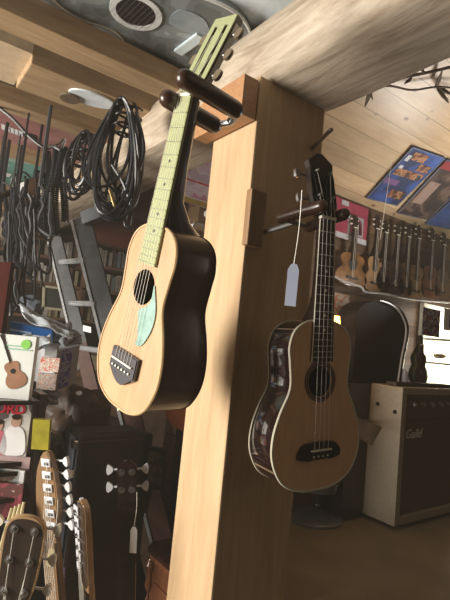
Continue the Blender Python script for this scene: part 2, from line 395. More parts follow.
    for s in(-1,1):
        for k in range(per):
            y=.04+(hl-.075)*(k/(max(1,per-1))); x=s*hw*.55
            pegs.append((s,x,y))
            if not detail: continue
            if P.get('slots'):
                t=obj('tuner',cyl(B(),H@V((s*hw*.2,y,-.007)),H@V((s*(hw+.012),y,-.007)),.0028,8),m_steel,root,True,W)
                b=B(); prism(b,spl([(s*(hw+.010),y-.008),(s*(hw+.021),y-.009),(s*(hw+.024),y),(s*(hw+.021),y+.009),(s*(hw+.010),y+.008)],3,True),-.010,-.004,H); obj('tuner_button',b,M_['btn'],t,True,W)
            else:
                t=obj('tuner',cyl(B(),H@V((x,y,-.016)),H@V((x,y,.010)),.003,10),m_steel,root,True,W)
                b=B(); cyl(b,H@V((x,y,-.02)),H@V((s*(hw+.008),y,-.02)),.002,8); prism(b,spl([(s*(hw+.006),y-.004),(s*(hw+.018),y-.009),(s*(hw+.02),y),(s*(hw+.018),y+.009),(s*(hw+.006),y+.004)],3,True),-.023,-.017,H); obj('tuner_button',b,M_['btn'],t,True,W)
    if P.get('slots') and detail:
        for s in(-1,1): obj('gear_plate',box(B(),(s*hw-.001 if s>0 else -hw-.002,.025,-.012),(s*hw+.002 if s>0 else -hw+.001,hl-.015,-.002),H),m_steel,root,False,W)
    # strings
    if detail:
        sp_n=nw*.8; sp_b=P['sb']
        for i in range(ns):
            t=i/(ns-1)-.5; yb=P['bridge']; s=-1 if i<per else 1; j=i if i<per else ns-1-i
            pk=[p for p in pegs if p[0]==s][j]
            b=B(); tube(b,[(sp_b*t,yb,.011),(sp_n*t,ny+.003,ft+.003),H@V((pk[1]*(.8 if P.get('slots') else 1),pk[2],.001 if P.get('slots') else .006))],.00045,4)
            obj('string',b,M_['string'],root,False,W)
    return root
ivory=m_bind
top_old=wood('aged_spruce',(.66,.42,.24),(.57,.34,.18),axis=1,scale=4,rough=.32,coat=.3,bump=.05,stretch=5)
sideL=wood('dark_side',(.11,.062,.036),(.07,.038,.022),axis=1,scale=3,rough=.4,coat=.1,bump=.05)
top_new=wood('amber_spruce',(.84,.53,.30),(.76,.46,.25),axis=1,scale=6,rough=.2,coat=.7,bump=.02,stretch=8)
sideR=wood('rosewood_side',(.022,.009,.007),(.01,.005,.004),axis=1,scale=3,rough=.12,coat=1,bump=.0)
celluloid=plain('pale_celluloid',(.38,.41,.21),.35,var=.06,scale=60)
turq=plain('turquoise_pearl',(.33,.50,.45),.2,var=.18,scale=60)
TL=rotM((1.479,-.979,-1.258),(.371,.812,1.463))
ML=dict(side=sideL,top=top_old,bind=plain('worn_edge',(.55,.36,.18),.5),bind2=m_side,neck=m_side,fb=celluloid,fret=plain('dull_fret',(.25,.27,.17),.4,metal=.5),dot=m_blk,hface=celluloid,btn=plain('old_brass',(.26,.2,.13),.45,metal=.5),string=m_string,rosette=1)
PL=dict(BL=.3355,lw=.1005,uw=.072,ww=.067,dep=.104,hole=.2255,hr=.032,ros=[],nut=.5555,nw=.037,ew=.047,fe=.266,bridge=.0825,ha=17,hl=.155,hw=.058,slots=True,strings=6,sb=.05,nk=1.9)
uk=uke('ukulele',TL,'worn six-string ukulele with pale green fingerboard and turquoise pickguard, hanging left of the post','ukulele',PL,ML)
# pickguard, bridge
b=prism(B(),spl([(.032,.236),(.040,.222),(.052,.195),(.054,.172),(.048,.150),(.034,.128),(.016,.124),(.018,.138),(.011,.158),(.004,.180),(.008,.188),(.024,.196),(.033,.212)],4,True),.0015,.0035); obj('pickguard',b,turq,uk,False,False)
b=prism(B(),[(-.042,.104),(.042,.104),(.042,.066),(.033,.060),(.022,.056),(.014,.049),(.006,.044),(-.006,.044),(-.014,.049),(-.022,.056),(-.033,.060),(-.042,.066)],.0015,.010,bev=.002)
br=obj('bridge',b,plain('grey_ebony',(.045,.04,.048),.4),uk,False,False)
obj('saddle',box(B(),(-.033,.084,.010),(.033,.087,.014)),m_bind,br,False,False)
for k in range(6): obj('bridge_pin',cyl(B(),(-.027+k*.0108,.073,.009),(-.027+k*.0108,.073,.013),.0022,8),m_bind,br,True,False)
obj('strap_button',cyl(B(),(-.012,.0,-.02),(-.016,-.015,-.02),.005,10,.007),m_brass,uk,True,False)
TR=rotM((1.577,-.113,-.008),(.689,.606,1.345))
S_=1.13
MR=dict(side=sideR,top=top_new,bind=plain('cream_binding',(.62,.58,.46),.35,var=.03),bind2=plain('cream_binding2',(.62,.58,.46),.35,var=.03),neck=m_dark,fb=plain('rosewood_board',(.035,.018,.012),.35,var=.3,scale=50),fret=m_steel,dot=m_bind,hface=m_gloss,btn=m_steel,string=m_string,rosette=1,rd=m_dark,rl=plain('rosette_tan',(.2,.11,.06),.4))
PR=dict(BL=.311,lw=.107,uw=.076,ww=.071,dep=.0735,hole=.199,hr=.029,ros=[(.0295,.0315,'rl'),(.0315,.034,'rd'),(.034,.0375,'rl'),(.0375,.0385,'rd')],nut=.503,nw=.037,ew=.048,fe=.236,bridge=.0735,ha=11,hl=.125,hw=.062,strings=4,sb=.034,edge=True)
ur=uke('ukulele',TR,'glossy amber ukulele with cream binding and a white price tag, on the dark post side','ukulele',PR,MR)
b=prism(B(),spl([(-.051,.060),(-.050,.072),(-.040,.084),(-.02,.088),(.02,.088),(.040,.084),(.050,.072),(.051,.060),(.040,.059),(.026,.055),(.012,.059),(0,.056),(-.012,.059),(-.026,.055),(-.040,.059)],3,True),.0015,.009,bev=.0015)
br=obj('bridge',b,m_dark,ur,False,False); obj('saddle',box(B(),(-.024,.0725,.008),(.026,.0755,.012)),m_bind,br,False,False)
for k in range(4): obj('bridge_pin',cyl(B(),(-.017+k*.0113,.063,.008),(-.017+k*.0113,.063,.011),.0018,8),m_bind,br,True,False)
# price tag on string (rests on the ukulele's tuner: own thing)
def price_tag(tp,tt,tb,label,w=.014,tm=None,lean=V((0,0,0))):
    r=empty('price_tag',tb,label,'tag')
    obj('tag_string',tube(B(),spl([tp,(tp+tt)/2+V((.003,0,0)),tt],5),.0008,5),m_string,r,True)
    ax=(tt-tb).normalized(); x=rt*.9+V((0,0,-.05)); x=(x-ax*x.dot(ax)).normalized(); z=x.cross(ax)
    L_=(tt-tb).length; T=frameM(tb,x,ax,z)
    obj('tag_card',prism(B(),[(-w,0),(w,0),(w,L_*.86),(w*.5,L_),(-w*.5,L_),(-w,L_*.86)],0,.0008,T),tm or m_white,r)
    return r
price_tag(at(302,190,.80),at(294,264,.80),at(290,306,.80),'pale blue paper price tag on a string beside the glossy amber ukulele',.0095,plain('blue_card',(.50,.56,.72),.6,var=.03))
# ------------------------------------------------------------------ hangers
m_pad=plain('brown_leather_pad',(.045,.018,.010),.32,var=.25,coat=.2)
m_blkw=wood('bracket_wood',(.50,.27,.13),(.36,.18,.08),axis=0,scale=4,rough=.5)
y0=TL@V((0,.572,-.004))
h=empty('ukulele_hanger',V((.62,.80,2.10)),'wooden wall hanger with two brown padded arms holding the pale-necked ukulele','hanger')
a0,a1=at(184,77,.705),at(241,101,.80); a1=a0+V((.135,.012,-.002))
a0=V((.325,.640,2.035)); 
obj('padded_arm',capsule(B(),at(185,79,.735),at(185,79,.735)+V((.108,.012,-.004)),.0155),m_pad,h,True)
obj('padded_arm',capsule(B(),at(168,99,.80),at(168,99,.80)+V((.104,.012,-.004)),.0155),m_pad,h,True)
p1=at(185,79,.735)+V((.108,.012,-.004)); p2=at(168,99,.80)+V((.104,.012,-.004))
obj('hanger_rod',tube(B(),spl([p1,(p1+p2)/2+V((.02,.0,0)),p2],5),.006,8),m_steel,h,True)
obj('hanger_rod',tube(B(),[(p1+p2)/2+V((.015,0,0)),V((.60,.83,2.13))],.006,8),m_steel,h,True)
b=B(); T=M.Identity(4)
prism(b,[(.80,2.095),(.99,2.095),(.99,2.17),(.95,2.188),(.80,2.188)],.575,.62,M(((0,0,1,0),(1,0,0,0),(0,1,0,0),(0,0,0,1))),bev=.006)
obj('mounting_block',b,m_blkw,h)
h=empty('ukulele_hanger',V((.70,.80,1.9)),'dark hanger on the post holding the glossy amber ukulele by its head','hanger')
hn=TR@V((0,.516,-.006))
for s in(-1,1):
    c=hn+V((s*.032,0,0)); obj('padded_arm',capsule(B(),c+V((0,-.022,.003)),c+V((s*.008,.075,-.006)),.012),m_pad,h,True)
obj('hanger_rod',tube(B(),[hn+V((-.04,.075,-.006)),hn+V((.04,.075,-.006))],.006,8),m_steel,h,True)
obj('hanger_rod',tube(B(),[hn+V((0,.075,-.006)),V((hn.x+.01,.79,hn.z-.01))],.006,8),m_steel,h,True)
obj('mounting_block',box(B(),(hn.x-.045,.78,hn.z-.05),(hn.x+.0,.80,hn.z+.075),bev=.004),wood('block_brown',(.30,.17,.08),(.22,.12,.05),axis=2,scale=3),h)
o=obj('wooden_peg',capsule(B(),V((.835,.86,2.10)),at(331,130,1.02),.005),m_dark); tag(o,'small dark peg sticking out of the post near the branch','peg')
# ------------------------------------------------------------------ guitar wrapped in clear plastic lying over the joists
Tg=None
c0=on(136,12,2,2.40); c1=on(189,43,2,2.40); ay=(c0-c1).normalized(); az=V((0,0,-1)); ax_=ay.cross(az).normalized()
BLg=.50; hole=c0; org=c0-ay*.30; Tg=frameM(org,ax_,ay,az)
gp=empty('wrapped_guitar',Tg,'grey guitar in a clear plastic sleeve lying face down across the joists','guitar')
O=outline(BLg,.185,.135,.115)
m_gry=cover('smoky_grey',[(.10,.12,.125),(.15,.17,.18),(.22,.25,.26),(.32,.36,.38)],9,.3)
obj('body',prism(B(),O,-.09,0),m_gry,gp,False,False)
obj('binding',tube(B(),[V((p.x,p.y,.001)) for p in O],.0045,6,True),plain('grey_binding',(.6,.62,.6),.3),gp,True,False)
b=B(); plate_hole(b,circ(0,.30,.066,40),circ(0,.30,.050,40),.004,.003,M.Identity(4)); obj('rosette',b,plain('pearl_ring',(.62,.66,.66),.3),gp,False,False)
obj('soundhole',prism(B(),circ(0,.30,.049,32),.0005,.002),m_blk,gp,False,False)
b=B(); [box(b,(-.05,.30+k*.012-.05,.003),(.05,.301+k*.012-.05,.004)) for k in range(9)]; obj('grille',b,m_steel,gp,False,False)
obj('bridge',box(B(),(-.055,.12,0),(.055,.15,.008),bev=.003),plain('pale_bridge',(.62,.72,.78),.35),gp,False,False)
obj('pickguard',prism(B(),spl([(.03,.22),(.09,.23),(.11,.17),(.07,.12),(.04,.16)],4,True),.0005,.002),plain('grey_guard',(.25,.3,.33),.2),gp,False,False)
obj('neck',box(B(),(-.03,BLg,-.03),(.03,1.1,.004),bev=.004),m_dark,gp,False,False)
# sleeve sheet above
b=B(); 
gx=[];
for i in range(21):
    row=[]
    for j in range(15):
        u=-.25+1.15*i/20; v=.55+.78*j/14; row.append(b.verts.new((u,v,2.425+.016*noise.noise(V((u*9,v*9,0)))+.006*noise.noise(V((u*31,v*31,3))))))
    gx.append(row)
for i in range(20):
    for j in range(14): b.faces.new((gx[i][j],gx[i+1][j],gx[i+1][j+1],gx[i][j+1]))
o=obj('plastic_sleeve',b,plain('sky_tinted_plastic',(.62,.70,.80),.18,coat=.6,var=.35,scale=14),gp,True)  # sky light on the clear plastic is put into this blue-grey
sm=o.modifiers.new('s','SOLIDIFY'); sm.thickness=.004
# ------------------------------------------------------------------ cables
def coil(c,w,h,n,seed,name='cable_coil',label='',group='cables coiled on the log beam',tilt=0.,mat=None,rad=.0042,plug=True):
    rnd=random.Random(seed); b=B(); pts=[]
    ax=(rt*cos(tilt)+fw*sin(tilt)); dz=V((0,0,1)); oy=(-fw*cos(tilt)+rt*sin(tilt))
    for k in range(n):
        ww=w*(.55+.5*rnd.random()); hh=h*(.72+.3*rnd.random()); ox=rnd.uniform(-.25,.25)*w; d=rnd.uniform(-.03,.03)
        for i in range(20):
            t=2*pi*i/20; 
            narrow=.55+.45*(1-cos(t))/2 if True else 1   # pinched where the loops hang from the hook
            p=c+ax*(ox*(1-cos(t))/2+ww/2*sin(t)*narrow)+dz*(-hh*(1-cos(t))/2)+oy*(d+.012*sin(t*2+k))
            pts.append(p)
    pts.append(pts[-1]*.5+pts[0]*.5)
    tube(b,spl(pts,2),rad,6)
    r=empty(name,c,label,'cable',group); obj('loops',b,mat or m_cable,r,True)
    # binding wrap at the hook
    q=[c+ax*(.022*cos(t*.9))+V((0,0,-.005-.004*t))+oy*(.03*sin(t*.9)) for t in range(24)]
    obj('cable_tie',tube(B(),spl(q,3),.0035,6),mat or m_cable,r,True)
    if plug:
        e=c+ax*w*.35+dz*(-h*.55); obj('plug',tube(B(),[e,e+V((0,0,-.05))],[.006,.005],8),m_brass,r,True); obj('plug_tip',tube(B(),[e+V((0,0,-.05)),e+V((0,0,-.075))],[.003,.003],8),m_chrome,r,True)
    return r
coil(at(124,104,1.33),.16,.345,13,3,label='thick coil of black cable hanging nearest on the log beam')
coil(at(135,108,1.36),.10,.33,2,5,label='loose lower loops of cable hanging under the thickest coil',plug=False)
coil(at(88,133,1.55),.12,.23,9,8,label='second coil of black cable on the log, left of the thickest')
coil(at(78,142,1.7),.09,.18,6,11,label='third smaller coil of black cable beside the curly cords')
# fabric wrapped drooping loop with plug
r=empty('patch_cable',at(130,190,1.3),'single cable looping down below the coils with a brass plug','cable')
obj('cord',tube(B(),spl([at(136,112,1.3),at(144,150,1.3),at(133,188,1.3),at(125,222,1.3),at(131,226,1.3),at(132,212,1.3),at(124,185,1.3),at(112,165,1.3)],6),.0045,7),m_cable,r,True)
obj('plug',tube(B(),[at(110,190,1.29),at(115,207,1.29)],[.006,.005],8),m_brass,r,True)
# curly cords
for k,(x,yt,yb,d) in enumerate(((43,150,232,1.72),(50,146,238,1.70),(57,146,236,1.68),(64,148,222,1.74),(36,170,228,1.76))):
    a=at(x+4,yt,d); e=at(x-2,yb,d); L_=(a-e).length; n=int(L_/.0078); pts=[]
    ax=(e-a).normalized(); X=ax.orthogonal().normalized(); Y=ax.cross(X)
    for i in range(n*6): t=i/(n*6); q=2*pi*i/6; pts.append(a+ax*L_*t+(X*cos(q)+Y*sin(q))*.011+rt*.01*sin(t*5+k))
    o=obj('curly_cord',tube(B(),pts,.0038,5),m_cable,smooth=True); tag(o,'black curly instrument cord hanging in the bunch beside the ladder top','cord','curly cords by the ladder')
# tangle of straps and cables at the far left
for k in range(30):
    rnd=random.Random(40+k); x=rnd.uniform(-6,42); d=rnd.uniform(1.45,1.9); y0_=rnd.uniform(186,200)-x*.45; y1_=rnd.uniform(240,325)-x*1.3
    pts=[at(x+rnd.uniform(-1.5,1.5)+2*sin(i*.8+k),y0_+(y1_-y0_)*i/7,d) for i in range(8)]
    if k%3==0: pts=[V((pts[0].x,pts[0].y,2.29))]+pts
    x2=x+rnd.uniform(6,14); pts+=[at(x2+rnd.uniform(-2,2),y1_+8-(y1_-y0_)*i/7,d) for i in range(7)]
    o=obj('hanging_cable',tube(B(),spl(pts,4),rnd.uniform(.003,.007),6),m_cable if k%4 else plain('grey_cable',(.03,.03,.034),.5),smooth=True); tag(o,'dark cable in the hanging tangle left of the curly cords','cable','tangled cables at the far left')
o=obj('hanging_bar',tube(B(),[at(-14,203,1.66),at(20,188,1.68),at(48,172,1.72)],.011,10),m_dark,smooth=True); tag(o,'dark bar from which the far left cables hang','bar')
r=empty('wooden_block',at(30,215,1.7),'brown wooden block with a pale edge hanging among the tangled cables','block')
obj('block',slab(B(),at(24,182,1.6),at(36,178,1.62)-at(24,182,1.6),at(24,214,1.6)-at(24,182,1.6),.03),plain('umber_block',(.14,.075,.045),.5),r)
obj('edge_strip',slab(B(),at(20,183,1.6),at(24,182,1.6)-at(20,183,1.6),at(20,206,1.6)-at(20,183,1.6),.03),plain('pale_strip',(.5,.5,.5),.5),r)
o=obj('bent_wire',tube(B(),spl([at(-5,105,1.6),at(12,118,1.6),at(30,137,1.6),at(45,148,1.6),at(52,146,1.6),at(60,150,1.6)],5),.006,7),m_cable,smooth=True); tag(o,'dark cable draped under the pink poster and joist','cable')
o=obj('metal_hook',tube(B(),spl([at(48,147,1.55),at(58,144,1.55),at(65,139,1.55),at(62,148,1.55)],5),.004,6),m_chrome,smooth=True); tag(o,'small shiny hook above the curly cords','hook')
o=obj('metal_hook',tube(B(),spl([at(2,182,1.75),at(10,185,1.75),at(14,176,1.75),at(24,172,1.75),at(32,180,1.75)],5),.004,6),m_cable,smooth=True); tag(o,'black bent hook in front of the turquoise poster','hook')
# crumpled paper tied at ladder top
def lump(c,sx,sy,sz,mat,name,label,cat,seed=0,parent=None,amp=.25,fr=2.2,sub=4):
    b=B(); bmesh.ops.create_icosphere(b,subdivisions=sub,radius=1)
    for v in b.verts:
        k=1+amp*noise.noise(v.co*fr+V((seed,0,0)))+amp*.35*noise.noise(v.co*fr*3+V((0,seed,0)))
        p=v.co*k; v.co=c+V((p.x*sx,p.y*sy,p.z*sz))
    o=obj(name,b,mat,parent,True)
    if not parent: tag(o,label,cat)
    return o
lump(at(38,234,1.75),.05,.04,.022,plain('tan_paper',(.34,.25,.16),.7,var=.3),'crumpled_bag','crumpled tan paper bag tied below the curly cords','bag',3,amp=.5)
# ------------------------------------------------------------------ ladder
m_lad=plain('grey_ladder_metal',(.10,.105,.11),.4,metal=.4,var=.15)
m_edge=plain('ladder_edge',(.5,.52,.54),.3,metal=.6)
m_lbr=plain('ladder_red_brown',(.075,.03,.022),.5,var=.3)
lad=empty('step_ladder',on(133,600,2,0) if False else V((.8,1.9,0)),'grey metal step ladder with rungs standing behind the hanging cables','ladder')
def rail(p0,p1,w,mat,edge=True):
    a=p0; e=(p1-p0); x=(rt*1.0+up*.0); x=(x-e.normalized()*x.dot(e.normalized())).normalized()*w
    obj('rail',slab(B(),a,x,e,.028),mat,lad)
    if edge: obj('rail_flange',slab(B(),a-x*.16-fw*.006,x*.16,e,.03),m_edge,lad)
b0,b1=at(73,220,2.0),at(104,345,1.9); d_=(b1-b0)
b2=b0+d_*1.0
rail(b0,b1,.072,m_lad); 
bb=b1+d_.normalized()*((b1.z)/-d_.normalized().z)
rail(b1,bb,.072,m_lbr,True)
a0_,a1_=at(48,236,2.15),at(74,345,2.05); da=(a1_-a0_).normalized()
rail(a0_,a1_,.055,m_lad); rail(a1_,a1_+da*(a1_.z/-da.z),.055,m_lbr,False)
for t0,t1 in((.24,.33),(.62,.68),(1.02,1.05),(1.45,1.42)):
    obj('rung',tube(B(),[a0_+(a1_-a0_)*t0+rt*.03,b0+d_*t1+rt*.01],.012,8),m_edge,lad,True)
obj('top_cap',slab(B(),at(80,212,1.95),at(103,203,1.95)-at(80,212,1.95),at(82,224,1.95)-at(80,212,1.95),.08),plain('cap_grey',(.22,.24,.27),.35,metal=.3),lad)
# ------------------------------------------------------------------ far shelves with CDs
m_shelf=plain('shelf_wood',(.16,.08,.045),.6,var=.3)
sh=empty('cd_shelf',V((1.3,4.0,0)),'tall dark wooden shelf of discs and boxes against the back wall','shelf')
for u in(.55,1.33,2.15): obj('side_panel',box(B(),(u,3.86,0),(u+.03,4.14,2.42)),m_shelf,sh)
obj('back_panel',box(B(),(.58,4.12,0),(2.15,4.14,2.42)),m_dark,sh)
lev=[.45,.8,1.12,1.40,1.66,1.93,2.14,2.34]
for z in lev: obj('shelf_board',box(B(),(.58,3.86,z-.02),(2.15,4.12,z)),m_shelf,sh)
cds=[(.36,.32,.27),(.08,.07,.07),(.24,.2,.17),(.45,.42,.38),(.16,.09,.07),(.14,.15,.17),(.28,.24,.15)]
cdm=[plain('cd_%s'%w,c,.4) for w,c in zip(('cream','charcoal','taupe','white','rust','slate','mustard'),cds)]
b=box(B(),(-.011,-.07,0),(.011,.06,.15)); me=bpy.data.meshes.new('cd'); bmesh.ops.recalc_face_normals(b,faces=b.faces[:]); b.to_mesh(me); b.free()
meshes=[]
for m_ in cdm: q=me.copy(); q.materials.append(m_); meshes.append(q)
rnd=random.Random(2); cnt=0
for li,z in enumerate(lev[3:7]):
    for lo_,hi_ in((.60,1.31),(1.38,2.13)):
        if z<1.45: continue
        if abs(z-1.66)<.01 and lo_<1: lo_=1.0
        u=lo_+.02
        while u<hi_-.02:
            if rnd.random()<.93:
                o=bpy.data.objects.new('disc_case',meshes[rnd.randrange(7)]); COL.objects.link(o); o.location=(u,3.95+rnd.uniform(0,.02),z+.0005); o.scale.z=rnd.uniform(.85,1.05)
                tag(o,'slim disc case standing in a row on the back shelves','disc case','disc cases on the back shelves'); cnt+=1
            u+=.0265
# objects low on far shelves
def bx_at(px,py,w,h,dpt,mat,name,label,cat,z,v=3.9,parent=None):
    p=on(px,py,1,v); o=obj(name,box(B(),(p.x-w/2,v,z),(p.x+w/2,v+dpt,z+h),bev=.004),mat)
    return tag(o,label,cat)
r=empty('framed_board',on(54,298,1,3.6),'dark board in a cream frame leaning behind the ladder rails','picture')
tl,tr,bl=on(44,285,1,3.6),on(66,288,1,3.6),on(43,309,1,3.6)
obj('board',slab(B(),tl,tr-tl,bl-tl,.02),plain('slate_board',(.05,.055,.05),.5),r)
fr=B(); e=tr-tl;f=bl-tl
for c_,ee,ff in((tl,e,f*.1),(tl+f*.9,e,f*.1),(tl,e*.09,f),(tl+e*.91,e*.09,f)): slab(fr,c_-fw*.012,ee,ff,.02)
obj('frame',fr,plain('cream_frame',(.5,.45,.32),.5),r)
lump(V((on(31,300,1,3.9).x,3.93,1.735)),.085,.07,.075,plain('blue_grey_cloth',(.20,.24,.30),.7),'felt_hat','blue grey felt hat on a low shelf under the disc rows','hat',5)
# wooden counters below the far shelf
ct=empty('low_cabinet',V((1.1,3.3,0)),'long dark counter cluttered in front of the back shelves','cabinet')
obj('body',box(B(),(.3,3.05,0),(1.9,3.5,1.28)),plain('counter_brown',(.10,.055,.035),.6,var=.4,scale=8),ct)
obj('top',box(B(),(.28,3.03,1.28),(1.92,3.52,1.31)),m_shelf,ct)
rnd=random.Random(9)
for k in range(7):
    u=.95+k*.13; w=rnd.uniform(.05,.09); h_=rnd.uniform(.05,.16)
    o=obj('small_box',box(B(),(u,3.15,1.31),(u+w,3.25,1.31+h_),bev=.003),cdm[(k*3)%7]); tag(o,'small box among those lined up on the dark counter','box','small boxes on the dark counter')
o=obj('paper_note',slab(B(),at(83,325,1.98),at(91,327,1.98)-at(83,325,1.98),at(83,331,1.98)-at(83,325,1.98),.003),m_white); tag(o,'small white paper note between the ladder rails','note')
# red brown board on the far left and header board
o=obj('red_board',slab(B(),at(-8,262,1.5),at(11,262,1.5)-at(-8,262,1.5),V((0,0,-at(-8,262,1.5).z)),.03),plain('oxblood',(.05,.010,.008),.9,spec=.1)); tag(o,'dark red upright board at the left edge under the cables','board')
hz=on(110,244,1,3.0); o=obj('header_board',box(B(),(on(84,226,1,3.0).x,3.0,hz.z),(1.6,3.03,2.386)),plain('maroon_board',(.11,.035,.025),.5)); tag(o,'maroon cross board above the back shelves','board')
# ------------------------------------------------------------------ magazine rack, packages on the left
def wp(px,py,v=None,d=None): return at(px,py,d)
rk=empty('magazine_rack',V((.35,1.35,0)),'dark wooden magazine rack along the left edge','rack')
RV=1.42
pA=on(-45,400,1,RV); pB=on(44,400,1,RV)
obj('back_panel',box(B(),(pA.x-.1,RV+.10,0),(pB.x,RV+.12,1.42)),m_dark,rk)
for yb_,v_ in((400,1.36),(462,1.36),(473,1.34),(500,1.32),(524,1.30)):
    z=on(0,yb_,1,v_).z
    z=min(z,on(-20 if yb_>400 else -14,yb_,1,v_).z,on(-26,yb_,1,v_).z) if yb_==462 else on(-20 if yb_>400 else -14,yb_,1,v_).z
    obj('shelf_board',box(B(),(pA.x-.1,v_-.01,z-.012),(pB.x-.03,RV+.10,z-.0005)),m_dark,rk)
obj('side_panel',box(B(),(pB.x-.02,RV-.03,0),(pB.x,RV+.10,1.40)),m_dark,rk)
def upright(name,x0,x1,yt,yb,v,th,mat,label,cat,group=None,slope=.16,turn=0):
    """flat item facing the room, upright on plane v; corners read from the picture"""
    tl=on(x0,yt,1,v); tr_=on(x1,yt+(x1-x0)*slope,1,v); bl=on(x0,yb,1,v)
    tl=V((tl.x,v+turn,tl.z)); tr_=V((tr_.x,v,tl.z)); bl=V((tl.x,v+turn,bl.z))
    r=empty(name,V(((tl.x+tr_.x)/2,v,bl.z)),label,cat,group); obj('panel',slab(B(),tl,tr_-tl,bl-tl,th),mat,r)
    return r,tl,tr_,bl
# white pack with a picture of a guitar
r,tl,tr_,bl=upright('string_pack',-14,36,333,400,1.36,.03,plain('pack_white',(.75,.78,.76),.3,var=.02),'white cardboard pack printed with a small guitar and a green seal','package',turn=.075)
e=(tr_-tl);f=(bl-tl); EX=e.normalized(); EN=V((EX.y,-EX.x,0)); EZ=V((0,0,1))
def on_panel(tl,e,f,a,b_,lift=.001): return tl+e*a+f*b_+EN*lift
gT=frameM(on_panel(tl,e,f,.80,.82),EX*cos(.42)+EZ*sin(.42),EZ*cos(.42)-EX*sin(.42),EN)
g=obj('printed_guitar',prism(B(),outline(.075,.028,.020,.017),0,.001,gT),plain('print_guitar',(.33,.17,.10),.4),r)
obj('printed_hole',prism(B(),circ(0,.048,.007,16),.001,.0015,gT),m_black,g)
obj('printed_neck',prism(B(),[(-.003,.07),(.003,.07),(.003,.135),(.006,.155),(-.006,.155),(-.003,.135)],0,.001,gT),m_dark,r)
obj('seal',prism(B(),circ(0,0,.013,20),0,.001,frameM(on_panel(tl,e,f,.83,.13),EX,EZ,EN)),plain('lime_seal',(.25,.62,.12),.4),r)
stripe(r,'printed_line',tl,tr_,bl,.45,.78,.16,.18,plain('print_green',(.3,.5,.35),.5)); stripe(r,'printed_line',tl,tr_,bl,.45,.95,.21,.23,plain('print_green',(.3,.5,.35),.5))
# magazine
def txt(s,size,T,mat,parent,name='lettering',ext=.0006,shear=0,bold=0):
    cu=bpy.data.curves.new(name,'FONT'); cu.body=s; cu.size=size; cu.extrude=ext; cu.shear=shear; cu.offset=bold
    t_=bpy.data.objects.new('t',cu); COL.objects.link(t_); bpy.context.view_layer.update()
    me=bpy.data.meshes.new_from_object(t_.evaluated_get(bpy.context.evaluated_depsgraph_get())); bpy.data.objects.remove(t_)
    me.name=name; me.materials.clear(); me.materials.append(mat); o=bpy.data.objects.new(name,me); COL.objects.link(o); o.parent=parent; o.matrix_local=WM[parent.name].inverted()@T; return o
m_red=plain('cover_red',(.62,.02,.05),.4)
r,tl,tr_,bl=upright('music_magazine',-26,32,398,462,1.36,.008,cover('mag_white',[(.10,.07,.07),(.50,.48,.47),(.60,.58,.56),(.66,.64,.62)],12),'music magazine with red masthead letters and people in white on its cover','magazine',turn=.075)
e=(tr_-tl);f=(bl-tl); EX=e.normalized(); EN=V((EX.y,-EX.x,0))
txt('RECORD',.0365,frameM(on_panel(tl,e,f,.02,.27,.002),EX,EZ,EN),m_red,r,bold=.0012)
for a,s,mm in((.78,1,m_white),(.52,.85,plain('cover_rose',(.5,.12,.16),.5)),(.28,1.,m_red)):
    T=frameM(on_panel(tl,e,f,a,1.0,.001),EX*s,EZ*s,EN)
    obj('printed_figure',prism(B(),spl([(-.028,.01),(-.03,.05),(-.022,.075),(-.008,.085),(.008,.085),(.022,.075),(.03,.05),(.028,.01)],3,True),0,.001,T),mm,r)
    obj('printed_face',prism(B(),circ(0,.098,.013,14,.016),0,.0012,T),plain('print_skin',(.5,.3,.22),.5),r)
    obj('printed_hair',prism(B(),circ(0,.110,.0125,14,.008),0,.0014,T),m_dark,r)
# lower magazines
for i,(x0,x1,yt,yb,c,l) in enumerate(((-20,29,461,473,'pale pink booklet edge under the music magazine',0),(-20,24,474,500,'blue and brown picture magazine low on the rack',1),(-20,22,489,524,'wine red magazine standing lowest on the rack',2))):
    mt=[plain('pinkish_paper',(.42,.30,.30),.5),cover('blue_brown_print',[(.25,.32,.36),(.4,.42,.4),(.2,.12,.08),(.45,.3,.2)],18),cover('wine_print',[(.22,.03,.05),(.3,.05,.07),(.12,.03,.03),(.4,.3,.25)],14)][i]
    r,tl,tr_,bl=upright('magazine',x0,x1,yt,yb,1.34-.02*i,.006,mt,c,'magazine',turn=.07)
    if i==1: stripe(r,'spine_strip',tl,tr_,bl,.90,.99,.02,.98,m_white)
# leaning wooden slats lower left
for k in range(4):
    o=obj('drum_stick',tube(B(),[at(-2+k*5,560-k*2,1.15),at(12+k*4,508-k*2,1.2)],[.007,.004],8),plain('stick_maple',(.5,.42,.22),.5),smooth=True); tag(o,'pale drum stick in the bundle at the lower left','drum stick','drum sticks at the lower left')
# blue box and plastic bags
r=empty('blue_box',at(35,345,1.6),'blue box under clear plastic bags on the rack','box')
tl=at(10,322,1.52);tr_=at(52,330,1.56);bl=at(11,340,1.52)
obj('box_body',slab(B(),tl,tr_-tl,bl-tl,.14),plain('box_blue',(.02,.13,.42),.35,var=.15),r)
obj('printed_strip',slab(B(),tl+(bl-tl)*.35-fw*.002,(tr_-tl)*.5,(bl-tl)*.12,.001),plain('print_pale',(.35,.5,.75),.4),r)
def sheet(c,e,f,mat,name,label,cat,amp=.02,seed=0,n=16,fr=14):
    b=B(); rows=[]; nn=e.cross(f).normalized()
    for i in range(n+1):
        rows.append([b.verts.new(c+e*(i/n)+f*(j/n)+nn*amp*(noise.noise(V((i/n*3+seed,j/n*3,0)))*2+.5*noise.noise(V((i/n*fr,j/n*fr,seed))))) for j in range(n+1)])
    for i in range(n):
        for j in range(n): b.faces.new((rows[i][j],rows[i+1][j],rows[i+1][j+1],rows[i][j+1]))
    o=obj(name,b,mat,None,True); s=o.modifiers.new('s','SOLIDIFY'); s.thickness=.003; tag(o,label,cat); return o
m_pl=plain('cloudy_plastic',(.42,.46,.50),.4,coat=.2,var=.2,scale=18)
